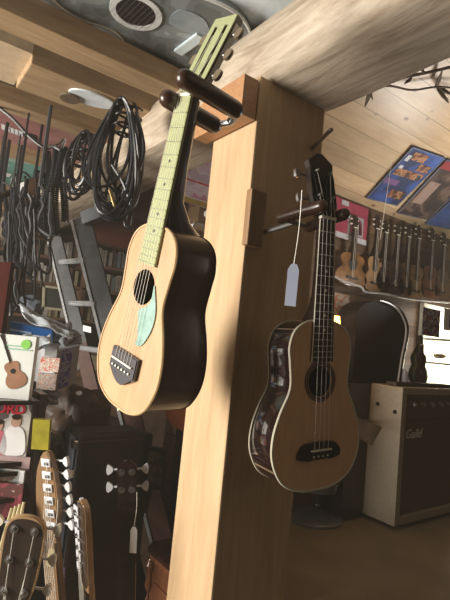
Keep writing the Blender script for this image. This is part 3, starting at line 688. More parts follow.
sheet(at(18,304,1.52),at(66,326,1.56)-at(18,304,1.52),at(22,318,1.50)-at(18,304,1.52)+rt*.01,m_pl,'plastic_bag','crumpled clear plastic bag on top of the blue box','bag',.010,4)
sheet(at(3,338,1.46),at(50,334,1.5)-at(3,338,1.46),at(5,349,1.42)-at(3,338,1.46),m_pl,'plastic_bag','flat cloudy plastic bag lying between the blue box and the white pack','bag',.015,9)
lump(at(64,338,1.62),.05,.05,.045,plain('grey_bag',(.22,.24,.27),.6,var=.3),'plastic_bag','grey plastic bag bulging at the right end of the blue box','bag',8,amp=.5)
# display box with packets
r=empty('display_box',at(65,395,1.55),'display box with a violet printed strip beside the packets','box')
tl=at(57,352,1.50);tr_=at(80,345,1.58);bl=at(52,392,1.50)
obj('box_body',slab(B(),tl,tr_-tl,bl-tl,.12),plain('pale_box',(.34,.34,.36),.5),r)
tl2=tl+(tr_-tl)*.25-fw*.003; obj('violet_strip',slab(B(),tl2,(tr_-tl)*.45,(bl-tl)*1.0,.001),cover('violet_print',[(.10,.10,.35),(.16,.15,.45),(.35,.35,.5),(.08,.08,.3)],40),r)
for (x0,y0_,x1,y1_,d,mt,l) in ((41,357,60,371,1.47,cover('red_white_print',[(.5,.1,.06),(.55,.5,.45),(.4,.2,.12),(.6,.56,.5)],90),'red and white string packet above the grey one'),(38,373,57,389,1.45,cover('grey_red_print',[(.3,.28,.27),(.4,.2,.14),(.42,.4,.38),(.2,.15,.13)],90),'grey string packet under the red and white one'),(46,343,58,356,1.50,plain('grey_packet',(.3,.31,.3),.4),'small plain grey packet above the red and white one'),(33,419,50,449,1.27,plain('yellow_packet',(.34,.30,.03),.3,var=.2,coat=.4),'olive yellow packet beside the music magazine')):
    tl=at(x0,y0_,d);tr_=at(x1,y0_+(x1-x0)*.08,d);bl=at(x0-2,y1_,d)
    o=obj('string_packet',slab(B(),tl,tr_-tl,bl-tl,.014),mt); tag(o,l,'packet')
o=obj('plastic_bag',sheet.__call__ and B(),m_pl) if False else None
lump(at(45,396,1.5),.045,.03,.03,plain('blue_grey_bag',(.22,.25,.30),.3,coat=.5,var=.3),'plastic_bag','small crinkled bag under the grey string packet','bag',13,amp=.5)
# brown leather bag / case heap
lump(at(78,425,1.62),.115,.10,.13,plain('brown_leather',(.05,.026,.015),.5,var=.4,scale=9,bump=.4),'leather_bag','big slouching brown leather bag behind the black case','bag',21,amp=.28)
lump(at(58,470,1.5),.10,.08,.10,plain('dark_umber_leather',(.03,.02,.013),.5,var=.4,scale=9),'leather_bag','dark soft bag behind the maple headstock','bag',27,amp=.28)
lump(at(52,445,1.45),.030,.02,.035,plain('olive_cloth',(.16,.17,.12),.6,var=.4),'polishing_cloth','greenish crumpled cloth behind the maple headstock','cloth',31,amp=.5)
o=obj('white_pick',prism(B(),circ(0,0,.010,12,.007),0,.002,frameM(at(79,393,1.5),rt,up,-fw)),m_white); tag(o,'small white paper scrap on the brown leather bag','paper')
o=obj('display_riser',box(B(),(.46,1.62,0),(.90,2.02,1.22)),m_dark); tag(o,'dark display stand under the leather bags','stand')
# ------------------------------------------------------------------ black case
r=empty('instrument_case',on(110,600,2,0) if False else V((.55,1.1,0)),'tall black hard case standing upright behind the post','case')
p_tl=at(80,434,1.32); p_tr=at(146,437,1.32); 
cu0=p_tl.x; cv=p_tl.y
wdt=.205
topz=p_tl.z; sl=V((-.02,0,0))
T=M.Translation((cu0,cv,0))@M.Shear('XY',4,(-.0,0)) 
b=box(B(),(cu0,cv,0),(cu0+wdt,cv+.11,topz),bev=.01); obj('shell',b,plain('case_black',(.014,.011,.012),.45,var=.3,scale=20,bump=.15),r)
obj('lit_side_face',box(B(),(cu0-.006,cv+.012,0.01),(cu0,cv+.10,topz-.012)),plain('case_side_lit',(.055,.06,.075),.4,coat=.2),r)  # window light on this side of the black case is put into the colour
obj('edge_rail',box(B(),(cu0-.002,cv-.004,0),(cu0+.008,cv+.006,topz+.002)),plain('case_rail',(.03,.03,.035),.25),r)
for z in(topz-.03,topz-.11): obj('latch',box(B(),(cu0-.014,cv+.0,z-.012),(cu0-.001,cv+.03,z+.012),bev=.003),m_chrome,r)
obj('seam',box(B(),(cu0,cv-.003,topz-.024),(cu0+wdt,cv,topz-.019)),plain('case_seam',(.05,.03,.03),.4),r)
# ------------------------------------------------------------------ standing guitars (heads show along the bottom edge)
def stand_guitar(name,tipp,basep,facing,hw,hl,label,mats,n_t,style,floorz=0.0):
    """tipp head tip, basep a point lower on the neck axis, facing = direction the front looks"""
    ay=(tipp-basep).normalized(); z=(facing-ay*facing.dot(ay)).normalized(); x=ay.cross(z)
    T=frameM(tipp,x,ay,z); root=empty(name,T,label,'guitar'); W=False
    L_=(tipp.z-floorz)/ay.z
    bl=.44; nl=L_-bl
    h=hw/2
    if style=='round': pts=spl([(-.022,-hl),(.022,-hl),(h*.9,-hl*.75),(h,-hl*.25),(h*.85,-.012),(h*.35,0),(-h*.35,0),(-h*.85,-.012),(-h,-hl*.25),(-h*.9,-hl*.75)],4,True)
    elif style=='inline': pts=spl([(-.02,-hl),(.02,-hl),(.026,-hl*.86),(h,-hl*.62),(h*.9,-hl*.25),(h*.55,-.004),(h*.05,-.002),(-h*.3,-.025),(-h*.7,-hl*.3),(-h*.95,-hl*.7),(-h*.75,-hl*.87)],4,True)
    else: pts=spl([(-.02,-hl),(.02,-hl),(h,-hl*.6),(h,-hl*.12),(h*.4,0),(-h*.4,0),(-h,-hl*.12),(-h,-hl*.6)],4,True)
    hs=obj('headstock',prism(B(),pts,-.015,0,bev=.002),mats['wood'],root,True,W)
    obj('head_veneer',prism(B(),[V((p.x*.9,(p.y+hl*.5)*.96-hl*.5,0)) for p in pts],0,.0012),mats['face'],hs,False,W)
    b=box(B(),(-.024,-nl,-.018),(.024,-hl+.01,0),bev=.006); obj('neck',b,mats['wood'],root,True,W)
    fb=obj('fingerboard',box(B(),(-.023,-nl-.08,.0),(.023,-hl-.01,.006)),mats['fb'],root,False,W)
    [obj('fret',box(B(),(-.023,-hl-.01-k*.03,.006),(.023,-hl-.0085-k*.03,.007)),mats.get('str',m_steel),fb,False,W) for k in range(1,15)]
    O=[V((p.x,p.y-L_,0)) for p in outline(bl,mats.get('bw',.12),mats.get('bw',.12)*.78,mats.get('bw',.12)*.68)]
    obj('body',prism(B(),O,-.07,0.002,bev=.004),mats['body'],root,True,W)
    for i in range(n_t):
        s=mats.get('tside',None)
        if s is None: s=-1 if i%2 else 1; k=i//2; m2=max(1,n_t//2-1)
        else: k=i; m2=max(1,n_t-1)
        y=-.025-(hl-.06)*k/m2; x0=s*h*.5
        qx=(s*(.5-k/n_t) if mats.get('tside') is None else i/(n_t-1)-.5)
        t=obj('tuner',cyl(B(),(x0,y,-.018),(x0,y,.012),.0045,10),mats.get('post',m_chrome),root,True,W)
        if style=='round': prism_b=cyl(B(),(x0,y,.001),(x0,y,.004),.009,14); obj('ferrule',prism_b,mats.get('post',m_chrome),t,True,W)
        if mats.get('plates'): obj('gear_plate',box(B(),(x0-.022,y-.010,.0015),(x0+.010,y+.010,.006),bev=.002),m_bright,t,False,W)
        b=B(); cyl(b,(x0,y,-.02),(s*(h+.014),y,-.02),.003,8); obj('tuner_shaft',b,m_bright,t,True,W)
        b=B(); prism(b,spl([(s*(h+.012),y-.005),(s*(h+.024),y-.013),(s*(h+.028),y),(s*(h+.024),y+.013),(s*(h+.012),y+.005)],3,True),-.024,-.016); obj('tuner_button',b,mats.get('btn',m_bright),t,True,W)
        obj('string',tube(B(),[(x0,y,.005),(qx*.032,-hl-.005,.009),(qx*.04,-nl-.2,.009)],.0007,4),mats.get('str',m_string),root,False,W)
    return root
maple=wood('maple_neck',(.27,.16,.08),(.19,.11,.05),axis=1,scale=4,rough=.35,coat=.3,bump=.03)
tanw=plain('tan_edge',(.40,.26,.13),.4)
cream_button=plain('cream_button',(.7,.66,.55),.35)
# A: broad dark head, lower left
stand_guitar('guitar',at(27,518,.98),at(6,640,.98),(-fw*.95+rt*.05+up*.1),.084,.19,'guitar with a broad dark head and tan rim at the bottom left corner',dict(wood=tanw,face=plain('head_umber',(.035,.022,.016),.35,coat=.3),fb=m_dark,body=top_new,post=m_steel,btn=cream_button),6,'round')
# B: maple head with gear plates
stand_guitar('guitar',at(42,452,1.2),at(52,570,1.2),(-fw*.85-rt*.5+up*.05),.085,.22,'maple electric guitar head with a row of metal tuners behind the dark round one',dict(wood=maple,face=maple,fb=maple,body=m_dark,tside=1,post=m_steel,plates=True,bw=.07),6,'inline')
# C: narrow maple head seen from the side
stand_guitar('guitar',at(80,502,1.13),at(88,640,1.13),(-rt*.80-fw*.55),.062,.20,'narrow maple guitar head seen edge-on with chrome tuners before the black case',dict(wood=maple,face=m_side,fb=m_dark,body=m_side,bw=.07,tside=-1,plates=True),6,'plain')
# D: dark bass head
stand_guitar('bass_guitar',at(127,462,1.2),at(126,600,1.2),(-fw*.98+rt*.1),.052,.105,'dark red bass guitar head with four chrome tuners in front of the black case',dict(wood=plain('oxblood_gloss',(.014,.005,.005),.15,coat=1),face=plain('oxblood_gloss',(.03,.012,.010),.12,coat=1),fb=m_dark,body=m_dark,str=m_dark,bw=.06),4,'round')
price_tag(at(137,492,1.17),at(134,527,1.17),at(133,553,1.17),'white paper price tag hanging from the dark bass head',.0085)
price_tag(at(58,500,1.15),at(52,548,1.15),at(49,566,1.15),'cream paper tag hanging from the maple head with many tuners',.008,plain('cream_card',(.5,.42,.25),.6))
o=obj('string_packet',slab(B(),at(49,568,1.25),at(64,570,1.25)-at(49,568,1.25),at(49,582,1.25)-at(49,568,1.25),.01),cover('purple_print',[(.2,.14,.34),(.28,.2,.42),(.34,.28,.42),(.15,.1,.2)],40)); tag(o,'purple packet low between the two maple heads','packet')
# ------------------------------------------------------------------ carved cabinet behind the post
m_mah=wood('red_cabinet',(.26,.10,.045),(.15,.055,.025),axis=2,scale=3,rough=.3,coat=.4)
cc=at(143,543,1.42); r=empty('carved_cabinet',V((cc.x+.2,cc.y-.1,0)),'reddish carved wooden cabinet with a moulded top just left of the post foot','cabinet')
vv=cc.y; v0_=.985
obj('body',box(B(),(cc.x+.02,v0_,0),(cc.x+.20,vv-.02,cc.z-.03),bev=.004),m_mah,r)
mtop=plain('cabinet_top',(.045,.018,.012),.2,coat=.7)
obj('top',prism(B(),[(cc.x+.03,vv),(cc.x,vv-.03),(cc.x,v0_),(cc.x+.22,v0_),(cc.x+.22,vv)],cc.z-.012,cc.z,bev=.003),mtop,r)
obj('moulding',prism(B(),[(cc.x+.035,vv-.008),(cc.x+.008,vv-.035),(cc.x+.008,v0_),(cc.x+.21,v0_),(cc.x+.21,vv-.008)],cc.z-.032,cc.z-.012),m_mah,r)
b=B(); pts=[];rs=[]
for i in range(40): z=cc.z-.035-.02*i; pts.append(V((cc.x+.018,vv-.03,z))); rs.append(.010+.005*sin(i*2.1)+.003*sin(i*.9))
tube(b,pts,rs,10); obj('turned_column',b,m_mah,r,True)
obj('door_panel',box(B(),(cc.x+.014,v0_+.02,.2),(cc.x+.02,vv-.06,cc.z-.09),bev=.002),m_mah,r)
k0=at(158,529,1.34)
r=empty('rubber_stopper',k0,'black rubber-tipped metal rod lying on the carved cabinet','stand')
k0=V((cc.x+.06,vv-.07,cc.z+.018)); ax=V((.75,-.65,0)).normalized()
obj('tip',tube(B(),[k0,k0+ax*.012,k0+ax*.03,k0+ax*.045],[.014,.018,.014,.009],14),m_black,r,True)
obj('rod',tube(B(),[k0+ax*.045,k0+ax*.16],.006,8),m_chrome,r,True)
# dim framed picture and the orange guitar behind
r=empty('framed_picture',at(153,485,1.75),'dim framed picture behind the black case','picture')
tl,tr_,bl=at(146,446,1.7),at(166,449,1.7),at(144,487,1.7)
obj('print',slab(B(),tl,tr_-tl,bl-tl,.008),cover('dim_print',[(.05,.04,.03),(.08,.07,.05),(.12,.10,.08),(.04,.03,.02)],20),r)
fr=B(); e=tr_-tl;f=bl-tl
for c_,ee,ff in((tl,e,f*.08),(tl+f*.92,e,f*.08),(tl,e*.12,f),(tl+e*.88,e*.12,f)): slab(fr,c_-fw*.006,ee,ff,.015)
obj('frame',fr,m_dark,r)
o=obj('back_cupboard',box(B(),(1.02,1.52,0),(1.35,1.645,1.35),bev=.004),plain('cupboard_dark',(.035,.022,.015),.5)); tag(o,'dark cupboard against the plank wall left of the post','cupboard')
ay=V((.05,0,1)).normalized(); z=(-fw*.9-rt*.3); z=(z-ay*z.dot(ay)).normalized(); x=ay.cross(z)
T=frameM(at(171,440,1.38),x,ay,z)
orange=plain('burnt_orange',(.20,.055,.02),.25,coat=.6)
PO=dict(BL=.36,lw=.125,uw=.09,ww=.08,dep=.08,hole=.24,hr=.034,ros=[],nut=.60,nw=.04,ew=.05,fe=.28,bridge=.09,ha=10,hl=.12,hw=.06,strings=4,sb=.034)
MO=dict(side=orange,top=orange,bind=m_dark,bind2=m_dark,neck=m_dark,fb=m_dark,fret=m_steel,dot=m_bind,hface=m_dark,btn=m_steel,string=m_string)
T=frameM(V((.93,1.36,1.275)),V((.8,-.6,0)),V((0,0,1)),V((-.6,-.8,0)))
uke('ukulele',T,'burnt orange ukulele hanging half hidden behind the worn one','ukulele',PO,MO,detail=False)
# sign behind the left ukulele neck
tl=on(165,140,1,1.62);br_=on(195,210,1,1.62); r=empty('wall_sign',V((tl.x,1.62,br_.z)),'lilac printed sign with a yellow lower edge behind the worn ukulele neck','sign')
W_=on(240,200,1,1.62).x
obj('sheet',box(B(),(tl.x,1.612,br_.z+.02),(W_,1.62,tl.z)),cover('lilac_print',[(.62,.52,.66),(.75,.68,.80),(.70,.58,.74),(.62,.30,.46)],11),r)
obj('lower_edge',box(B(),(tl.x,1.610,br_.z+.02),(W_,1.613,br_.z+.045)),plain('ochre_strip',(.5,.38,.10),.5),r)
br_=on(195,212,1,1.62)
for k in range(3): obj('printed_line',box(B(),(tl.x+.08,1.6095,tl.z-.13-.035*k),(tl.x+.22-.03*(k%2),1.6125,tl.z-.125-.035*k)),[m_white,plain('pale_lilac_ink',(.7,.66,.75),.5)][k%2] if k else m_red,r)
r=empty('spot_lamp',at(200,216,1.5),'silver spotlight tube and white bulb behind the worn ukulele shoulder','lamp')
obj('lamp_tube',tube(B(),[at(193,227,1.45),at(207,230,1.47)],.017,12),m_steel,r,True)
obj('lamp_tip',tube(B(),[at(190,226,1.45),at(193,227,1.45)],[.006,.012],12),m_white,r,True)
b=B(); bmesh.ops.create_uvsphere(b,u_segments=16,v_segments=10,radius=.013); bmesh.ops.translate(b,verts=b.verts,vec=at(208,214,1.45)); obj('bulb',b,m_white,r,True)
obj('bracket',tube(B(),[at(200,228,1.47),at(212,226,1.6),V((1.3,1.65,2.2))],.006,8),m_black,r,True)
# ------------------------------------------------------------------ right bay: posters on the ceiling
def ceilpanel(ps,mat,label,parts=()):
    q=[onceil(*p) for p in ps]; c_=q[0]; e=q[1]-q[0]; f=q[3]-q[0]
    nrm=e.cross(f).normalized(); f=f-e*(f.dot(e)/e.dot(e))*.0
    r=empty('ceiling_poster',c_,label,'poster'); obj('sheet',slab(B(),c_,e,f,.003),mat,r)
    for (a,b_,w,h_,m_) in parts:
        obj('printed_picture',slab(B(),c_+e*a+f*b_-V((0,0,.002)),e*w,f*h_,.001),m_,r)
    # pale border
    bb=B()
    for c2,e2,f2 in((c_,e,f*.015),(c_+f*.985,e,f*.015),(c_,e*.03,f),(c_+e*.97,e*.03,f)): slab(bb,c2-V((0,0,.002)),e2,f2,.001)
    obj('border',bb,plain('poster_border',(.10,.13,.2),.4),r); return r
g1=cover('orange_brown_print',[(.06,.03,.02),(.25,.09,.04),(.4,.2,.1),(.03,.03,.04)],22)
blu=cover('navy_print',[(.015,.03,.10),(.025,.06,.22),(.03,.08,.32),(.05,.10,.32)],6)
m_pale=plain('print_white',(.6,.62,.66),.7)
ceilpanel([(412.7,146.5),(446,158),(394,210),(366,198)],blu,'blue guitar poster on the sloping pine ceiling nearest the ukulele',((.18,.05,.4,.13,g1),(.55,.2,.35,.12,g1),(.1,.35,.8,.12,g1),(.05,.55,.4,.10,plain('print_violet',(.14,.05,.2),.4)),(.45,.72,.45,.16,g1),(.08,.12,.1,.10,m_pale),(.1,.3,.1,.08,m_pale)))
ceilpanel([(447,159),(480,170),(424,223),(397,213)],cover('brown_print',[(.03,.02,.02),(.07,.04,.035),(.14,.09,.07),(.04,.02,.03)],7),'dark poster with a reclining pale shape between two blue ones',((.1,.35,.3,.4,plain('print_flesh',(.28,.18,.15),.4)),(.0,.02,.5,.12,plain('print_crimson',(.25,.03,.04),.4))))
ceilpanel([(484,170),(520,182),(455,233),(425,224)],blu,'blue poster at the right edge with a pale border',((.1,.3,.5,.3,g1),))
# pink poster on wall beside
r,tl,tr_,bl=upright('wall_poster',335,369,196,236,1.62,.004,plain('poster_pink',(.42,.07,.12),.4,var=.2),'pink poster with a grey oval picture on the plank wall','poster')
e=tr_-tl; f=bl-tl
stripe(r,'white_band',tl,tr_,bl,0,1,.86,1.0,m_pale); stripe(r,'printed_picture',tl,tr_,bl,.42,.88,.32,.84,plain('print_grey',(.42,.42,.44),.4))
obj('printed_arch',tube(B(),spl([tl+e*.52+f*.78+V((0,-.004,0)),tl+e*.56+f*.45+V((0,-.004,0)),tl+e*.74+f*.45+V((0,-.004,0)),tl+e*.79+f*.78+V((0,-.004,0))],4),.009,6),plain('print_wine',(.2,.05,.07),.4),r,True)
stripe(r,'printed_mark',tl,tr_,bl,.2,.4,.02,.14,m_pale)
# branch garland
m_br=plain('dark_branch',(.10,.065,.045),.7,var=.4,scale=30)
r=empty('dry_branch',at(395,85,1.5),'dark leafy dry branch strung under the pine ceiling beside the beam','branch')
def bp(px,py): return onceil(px,py,.03)
obj('stem',tube(B(),spl([bp(346,90),bp(358,90),bp(372,84),bp(392,80),bp(410,76),bp(430,72),bp(455,66)],6),[.006]*37,7),m_br,r,True)
obj('stem',tube(B(),spl([bp(352,94),bp(370,88),bp(390,86),bp(412,90),bp(436,87),bp(455,88)],6),.004,7),m_br,r,True)
def leaf(a,b_,w):
    a=V(a);b_=V(b_);ax=(b_-a); s=ax.cross(fw).normalized(); pts=[]
    bmq=B(); L_=spl([a,a+ax*.35+s*w,b_,a+ax*.35-s*w],4,True); t=fw*.003
    v1=[bmq.verts.new(p-t) for p in L_]; v2=[bmq.verts.new(p+t) for p in L_]; bmq.faces.new(v1);bmq.faces.new(v2[::-1])
    for i in range(len(L_)): bmq.faces.new((v1[i],v1[(i+1)%len(L_)],v2[(i+1)%len(L_)],v2[i]))
    obj('leaf',bmq,m_br,r)
for a,c_,w in(((372,87),(365,107),.010),((368,86),(373,100),.007),((436,88),(442,70),.011),((436,86),(449,103),.012),((440,88),(452,95),.008),((412,78),(404,84),.006),((352,90),(347,99),.006),((392,81),(403,74),.006),((355,90),(362,84),.008),((425,73),(418,66),.005)):
    leaf(bp(*a),bp(*c_),w)
o=obj('hanging_wire',tube(B(),[onceil(392,160),on(380,240,1,1.4)],.0012,4),m_string); tag(o,'thin pale wire hanging from the blue ceiling poster','wire')
# ------------------------------------------------------------------ wall of ukuleles
UV=1.60
def wall_uke(x,yt,yb,lwpx,top,side,label,tilt=0,vv_=UV,face=None):
    tp=on(x,yt,1,vv_); lwpx*=1.2; bt=on(x,yb,1,vv_); d=(bt-CP).dot(f_)
    H=(tp.z-bt.z); lw=lwpx*.5/F*d/.83; BL=H*.46
    P=dict(BL=BL,lw=lw,uw=lw*.76,ww=lw*.62,dep=.045,hole=BL*.68,hr=lw*.28,ros=[],nut=H*.82,nw=.028,ew=.034,fe=BL*.75,bridge=BL*.25,ha=4,hl=H*.17,hw=.042,strings=4,sb=.03)
    T=M.Translation((bt.x,vv_,bt.z))@M.Rotation(tilt,4,'Y')@M.Rotation(pi/2,4,'X')
    r=uke('ukulele',T,label,'ukulele',P,dict(side=side,top=top,neck=m_side,fb=m_dark,hface=face or m_side),'ukuleles hung along the plank wall',detail=False)
    obj('bridge',box(B(),(-lw*.35,BL*.22,.001),(lw*.35,BL*.29,.007)),m_dark,r,False,False)
    [obj('tuning_peg',cyl(B(),(s*.02,H*.82+H*.17*k,-.008),(s*.031,H*.82+H*.17*k,-.008),.005,8),m_bind,r,True,False) for s in(-1,1) for k in(.35,.75)]
    for q in(-1,1): obj('string',tube(B(),[(q*.006,BL*.25,.008),(q*.006,H*.82,.007)],.0012,4),m_string,r,False,False)
    # peg holding it on the wall
    return r
pale=plain('pale_top',(.44,.28,.14),.3,coat=.3); amber=plain('amber_burst',(.34,.17,.06),.25,coat=.6,var=.6,scale=14); dk=plain('dark_top',(.06,.035,.025),.25,coat=.6); org=plain('russet_top',(.26,.10,.05),.3,coat=.4); brn=plain('mid_brown_top',(.20,.115,.06),.3,coat=.4)
wall_uke(351,214,286,33,amber,dk,'amber sunburst ukulele with a wide body, first on the plank wall')
wall_uke(373,214,292,20,pale,brn,'pale blonde ukulele hung second on the plank wall')
wall_uke(382,219,290,15,dk,dk,'small dark ukulele tucked right of the blonde one')
u_=wall_uke(394,221,295,24,dk,dk,'black resonator ukulele with a silver cone on the plank wall')
wall_uke(405,223,296,16,brn,dk,'mid brown ukulele right of the resonator one')
wall_uke(415,224,300,21,pale,org,'slender pale ukulele between two brown ones')
wall_uke(429,227,298,22,org,dk,'russet round ukulele near the right edge of the row')
wall_uke(441,232,300,18,brn,dk,'last brown ukulele of the row at the right edge')
cone=obj('resonator_cone',prism(B(),circ(0,.06,.026,24),.002,.006),m_steel,u_,False,False)
pr=empty('chrome_rail',on(395,298,1,1.50),'wavy chrome rail under the row of ukuleles','rail')
obj('bar',tube(B(),spl([on(334,276,1,1.55),on(345,282,1,1.55),on(361,287,1,1.55),on(366,292,1,1.55),on(385,294,1,1.55),on(410,299,1,1.55),on(452,303,1,1.55)],5),.006,7),m_bright,pr,True)
for u_x in(on(100,226,1,3.0).x,on(140,226,1,3.0).x): pass
for px in(366,410): 
    p=on(px,294 if px<400 else 299,1,1.55); obj('bracket',tube(B(),[p,V((p.x,1.65,p.z+.01))],.004,6),m_chrome,pr,True)
# ------------------------------------------------------------------ bright display shelf, right edge
ds=empty('display_shelf',on(440,380,1,1.6),'white shelf unit with printed sheets at the right edge','shelf')
m_wh=plain('white_shelf_paint',(.80,.78,.66),.5,var=.03)
q0=on(424,305,1,1.63); q1=on(424,382,1,1.63); U0=q0.x; Z0=1.2; Z1=on(424,303,1,1.63).z
obj('back_panel',box(B(),(U0,1.625,Z0),(4.3,1.645,Z1)),m_wh,ds)
for yy in(336,361,384): 
    z=on(424,yy,1,1.5).z; obj('shelf_board',box(B(),(U0,1.45,z-.012),(4.3,1.625,z)),m_wh,ds)
obj('corner_post',box(B(),(U0-.02,1.615,Z0),(U0,1.645,Z1)),m_wh,ds)
def pap(x0,x1,yt,yb,v,mat,label,name='printed_sheet',cat='print'):
    a=on(x0,yt,1,v);c_=on(x1,yt,1,v);d_=on(x0,yb,1,v)
    if name=='printed_sheet': d_.z=on(424,336,1,1.5).z+.0005
    o=obj(name,box(B(),(a.x,v,d_.z),(c_.x,v+.004,a.z)),mat); return tag(o,label,cat)
pap(424,441,307,334,1.46,cover('cd_cover_print',[(.05,.03,.035),(.35,.08,.07),(.1,.12,.3),(.5,.42,.42),(.05,.04,.05)],26),'dark red and blue printed cover standing on the white shelf')
r,tl,tr_,bl=upright('photo_card',445,470,308,330,1.46,.004,m_white,'white card with a dark photograph on the white shelf','print'); stripe(r,'photograph',tl,tr_,bl,.18,.8,.25,.85,plain('photo_grey',(.12,.11,.11),.4))
lump(on(440,356,1,1.50)+V((0,0,.0)),.05,.03,.015,plain('ochre_toy',(.5,.34,.14),.5),'cloth_bundle','ochre bundle lying on the middle white shelf','bundle',3)
# small dark olive ukulele & white pieces on the amplifier
olive=plain('olive_body',(.06,.065,.03),.4)
tp=at(423,340,2.25);bt=at(421,384,2.25); HH=(tp-bt).length*1.0
bt=on(421,384,1,1.33)
T=frameM(V((bt.x,1.33,1.478)),V((1,0,0)),V((0,.05,1)).normalized(),V((0,-1,.05)).normalized())
P=dict(BL=.16,lw=.062,uw=.046,ww=.036,dep=.035,hole=.095,hr=.013,ros=[],nut=.2,nw=.02,ew=.024,fe=.1,bridge=.035,ha=5,hl=.04,hw=.03,strings=4,sb=.02)
uke('ukulele',T,'tiny olive green ukulele standing on top of the amplifier','ukulele',P,dict(side=olive,top=olive,neck=olive,fb=m_dark,hface=olive),detail=False)
# ------------------------------------------------------------------ amplifier
AZ0,AZ1=.885,1.475; AU=1.875; AV0,AV1=1.20,1.51; AW=.62
m_tolex=plain('cream_tolex',(.34,.29,.215),.6,var=.08,scale=80,bump=.15)
m_grill=plain('olive_grille',(.12,.10,.058),.75,var=.25,scale=220,bump=.3)
am=empty('guitar_amplifier',V((AU+AW/2,AV0+.15,AZ0)),'cream covered guitar amplifier with an olive grille cloth','amplifier')
T=M.Identity(4)
b=B(); box(b,(AU,AV0+.03,AZ0),(AU+AW,AV1,AZ1),bev=.008); obj('cabinet',b,m_tolex,am)
b=B()
for lo_,hi_ in(((AU,AV0,AZ0),(AU+.035,AV0+.04,AZ1)),((AU+AW-.035,AV0,AZ0),(AU+AW,AV0+.04,AZ1)),((AU+.03,AV0,AZ1-.03),(AU+AW-.03,AV0+.04,AZ1)),((AU+.03,AV0,AZ0),(AU+AW-.03,AV0+.04,AZ0+.035))): box(b,lo_,hi_,bev=.003)
obj('front_frame',b,m_tolex,am)
obj('grille_cloth',box(B(),(AU+.03,AV0+.018,AZ0+.03),(AU+AW-.03,AV0+.032,AZ1-.13)),m_grill,am)
cp_=obj('control_panel',box(B(),(AU+.03,AV0+.012,AZ1-.135),(AU+AW-.03,AV0+.032,AZ1-.028)),plain('panel_olive',(.13,.11,.065),.5),am)
for k in range(6):
    p=V((AU+.10+k*.075,AV0+.012,AZ1-.075)); kn=obj('knob',tube(B(),[p,p+V((0,-.006,0)),p+V((0,-.018,0))],[.016,.013,.011],14),plain('knob_olive',(.16,.14,.1),.35),cp_,True)
    obj('knob_cap',tube(B(),[p+V((0,-.018,0)),p+V((0,-.020,0))],.006,12),plain('knob_pale',(.3,.28,.22),.5),kn,True)
txt('Guild',.058,frameM(V((AU+.06,AV0+.014,AZ1-.225)),V((1,0,0)),V((0,0,1)),V((0,-1,0))),plain('logo_silver',(.75,.73,.66),.3),am,name='logo_lettering',ext=.002,shear=.35)
for z,v in((AZ1-.09,AV0+.12),(AZ1-.11,AV0+.03)): obj('rivet',tube(B(),[V((AU+.001,v,z)),V((AU-.006,v,z))],.009,10),m_dark,am,True)
b=B(); [box(b,(AU+x,AV0+y,AZ0-.015),(AU+x+.03,AV0+y+.03,AZ0+.002)) for x in(.02,AW-.05) for y in(.04,.25)]; obj('rubber_feet',b,m_black,am)
# dark strip things lying on amp
o=obj('dark_strap',box(B(),(AU+.02,AV0+.05,AZ1+.001),(AU+.5,AV0+.10,AZ1+.018),bev=.004),plain('strap_brown',(.05,.035,.025),.5)); tag(o,'folded brown strap lying on the front of the amplifier top','strap')
o=obj('glass_jar',tube(B(),[V((AU+.24,AV0+.16,AZ1+.001)),V((AU+.24,AV0+.16,AZ1+.06)),V((AU+.24,AV0+.16,AZ1+.075))],[.026,.026,.015],16),plain('jar_white',(.6,.66,.75),.15),smooth=True); tag(o,'pale bluish jar on the amplifier beside the tiny olive ukulele','jar')
o=obj('steel_cup',tube(B(),[V((AU+.36,AV0+.16,AZ1+.001)),V((AU+.36,AV0+.16,AZ1+.07))],[.024,.03],16),m_chrome,smooth=True); tag(o,'steel cup on the amplifier toward the right edge','cup')
# black rounded case with chrome edge standing on the amplifier
cv_=1.36
def vp(px,py): p=on(px,py,1,cv_); return (p.x,p.z)
shape=[vp(352,383),vp(356,330),vp(360,308),vp(378,301),vp(396,308),vp(405,322),vp(406,336),vp(402,356),vp(398,382)]
r=empty('instrument_case',V((AU+.05,cv_,AZ1+.005)),'black rounded case with a chrome edge standing behind the glossy amber ukulele','case')
z0=AZ1+.003
sp=spl([(x,max(z,z0)) for x,z in shape[1:-1]],6); out=[(shape[0][0],z0)]+[(p.x,max(p.y,z0)) for p in sp]+[(shape[-1][0],z0)]
Tc=M(((1,0,0,0),(0,0,1,0),(0,1,0,0),(0,0,0,1)))
obj('shell',prism(B(),out,cv_,cv_+.11,Tc),plain('case_shell',(.006,.005,.005),.65,var=.3,spec=.2),r)
tr3=[V((x,cv_-.004,z)) for x,z in out[14:]]
obj('chrome_edge',tube(B(),[p+V((-.018,-.006,0)) for p in tr3],.0048,7),m_bright,r,True); obj('outer_trim',tube(B(),tr3,.010,8),m_gloss,r,True)
o=obj('case_base',box(B(),(shape[0][0]-.01,cv_-.0,AZ0-.0),(AU-.012,cv_+.13,AZ1-.004)),m_dark); tag(o,'dark box standing beside the amplifier under the rounded case','box')
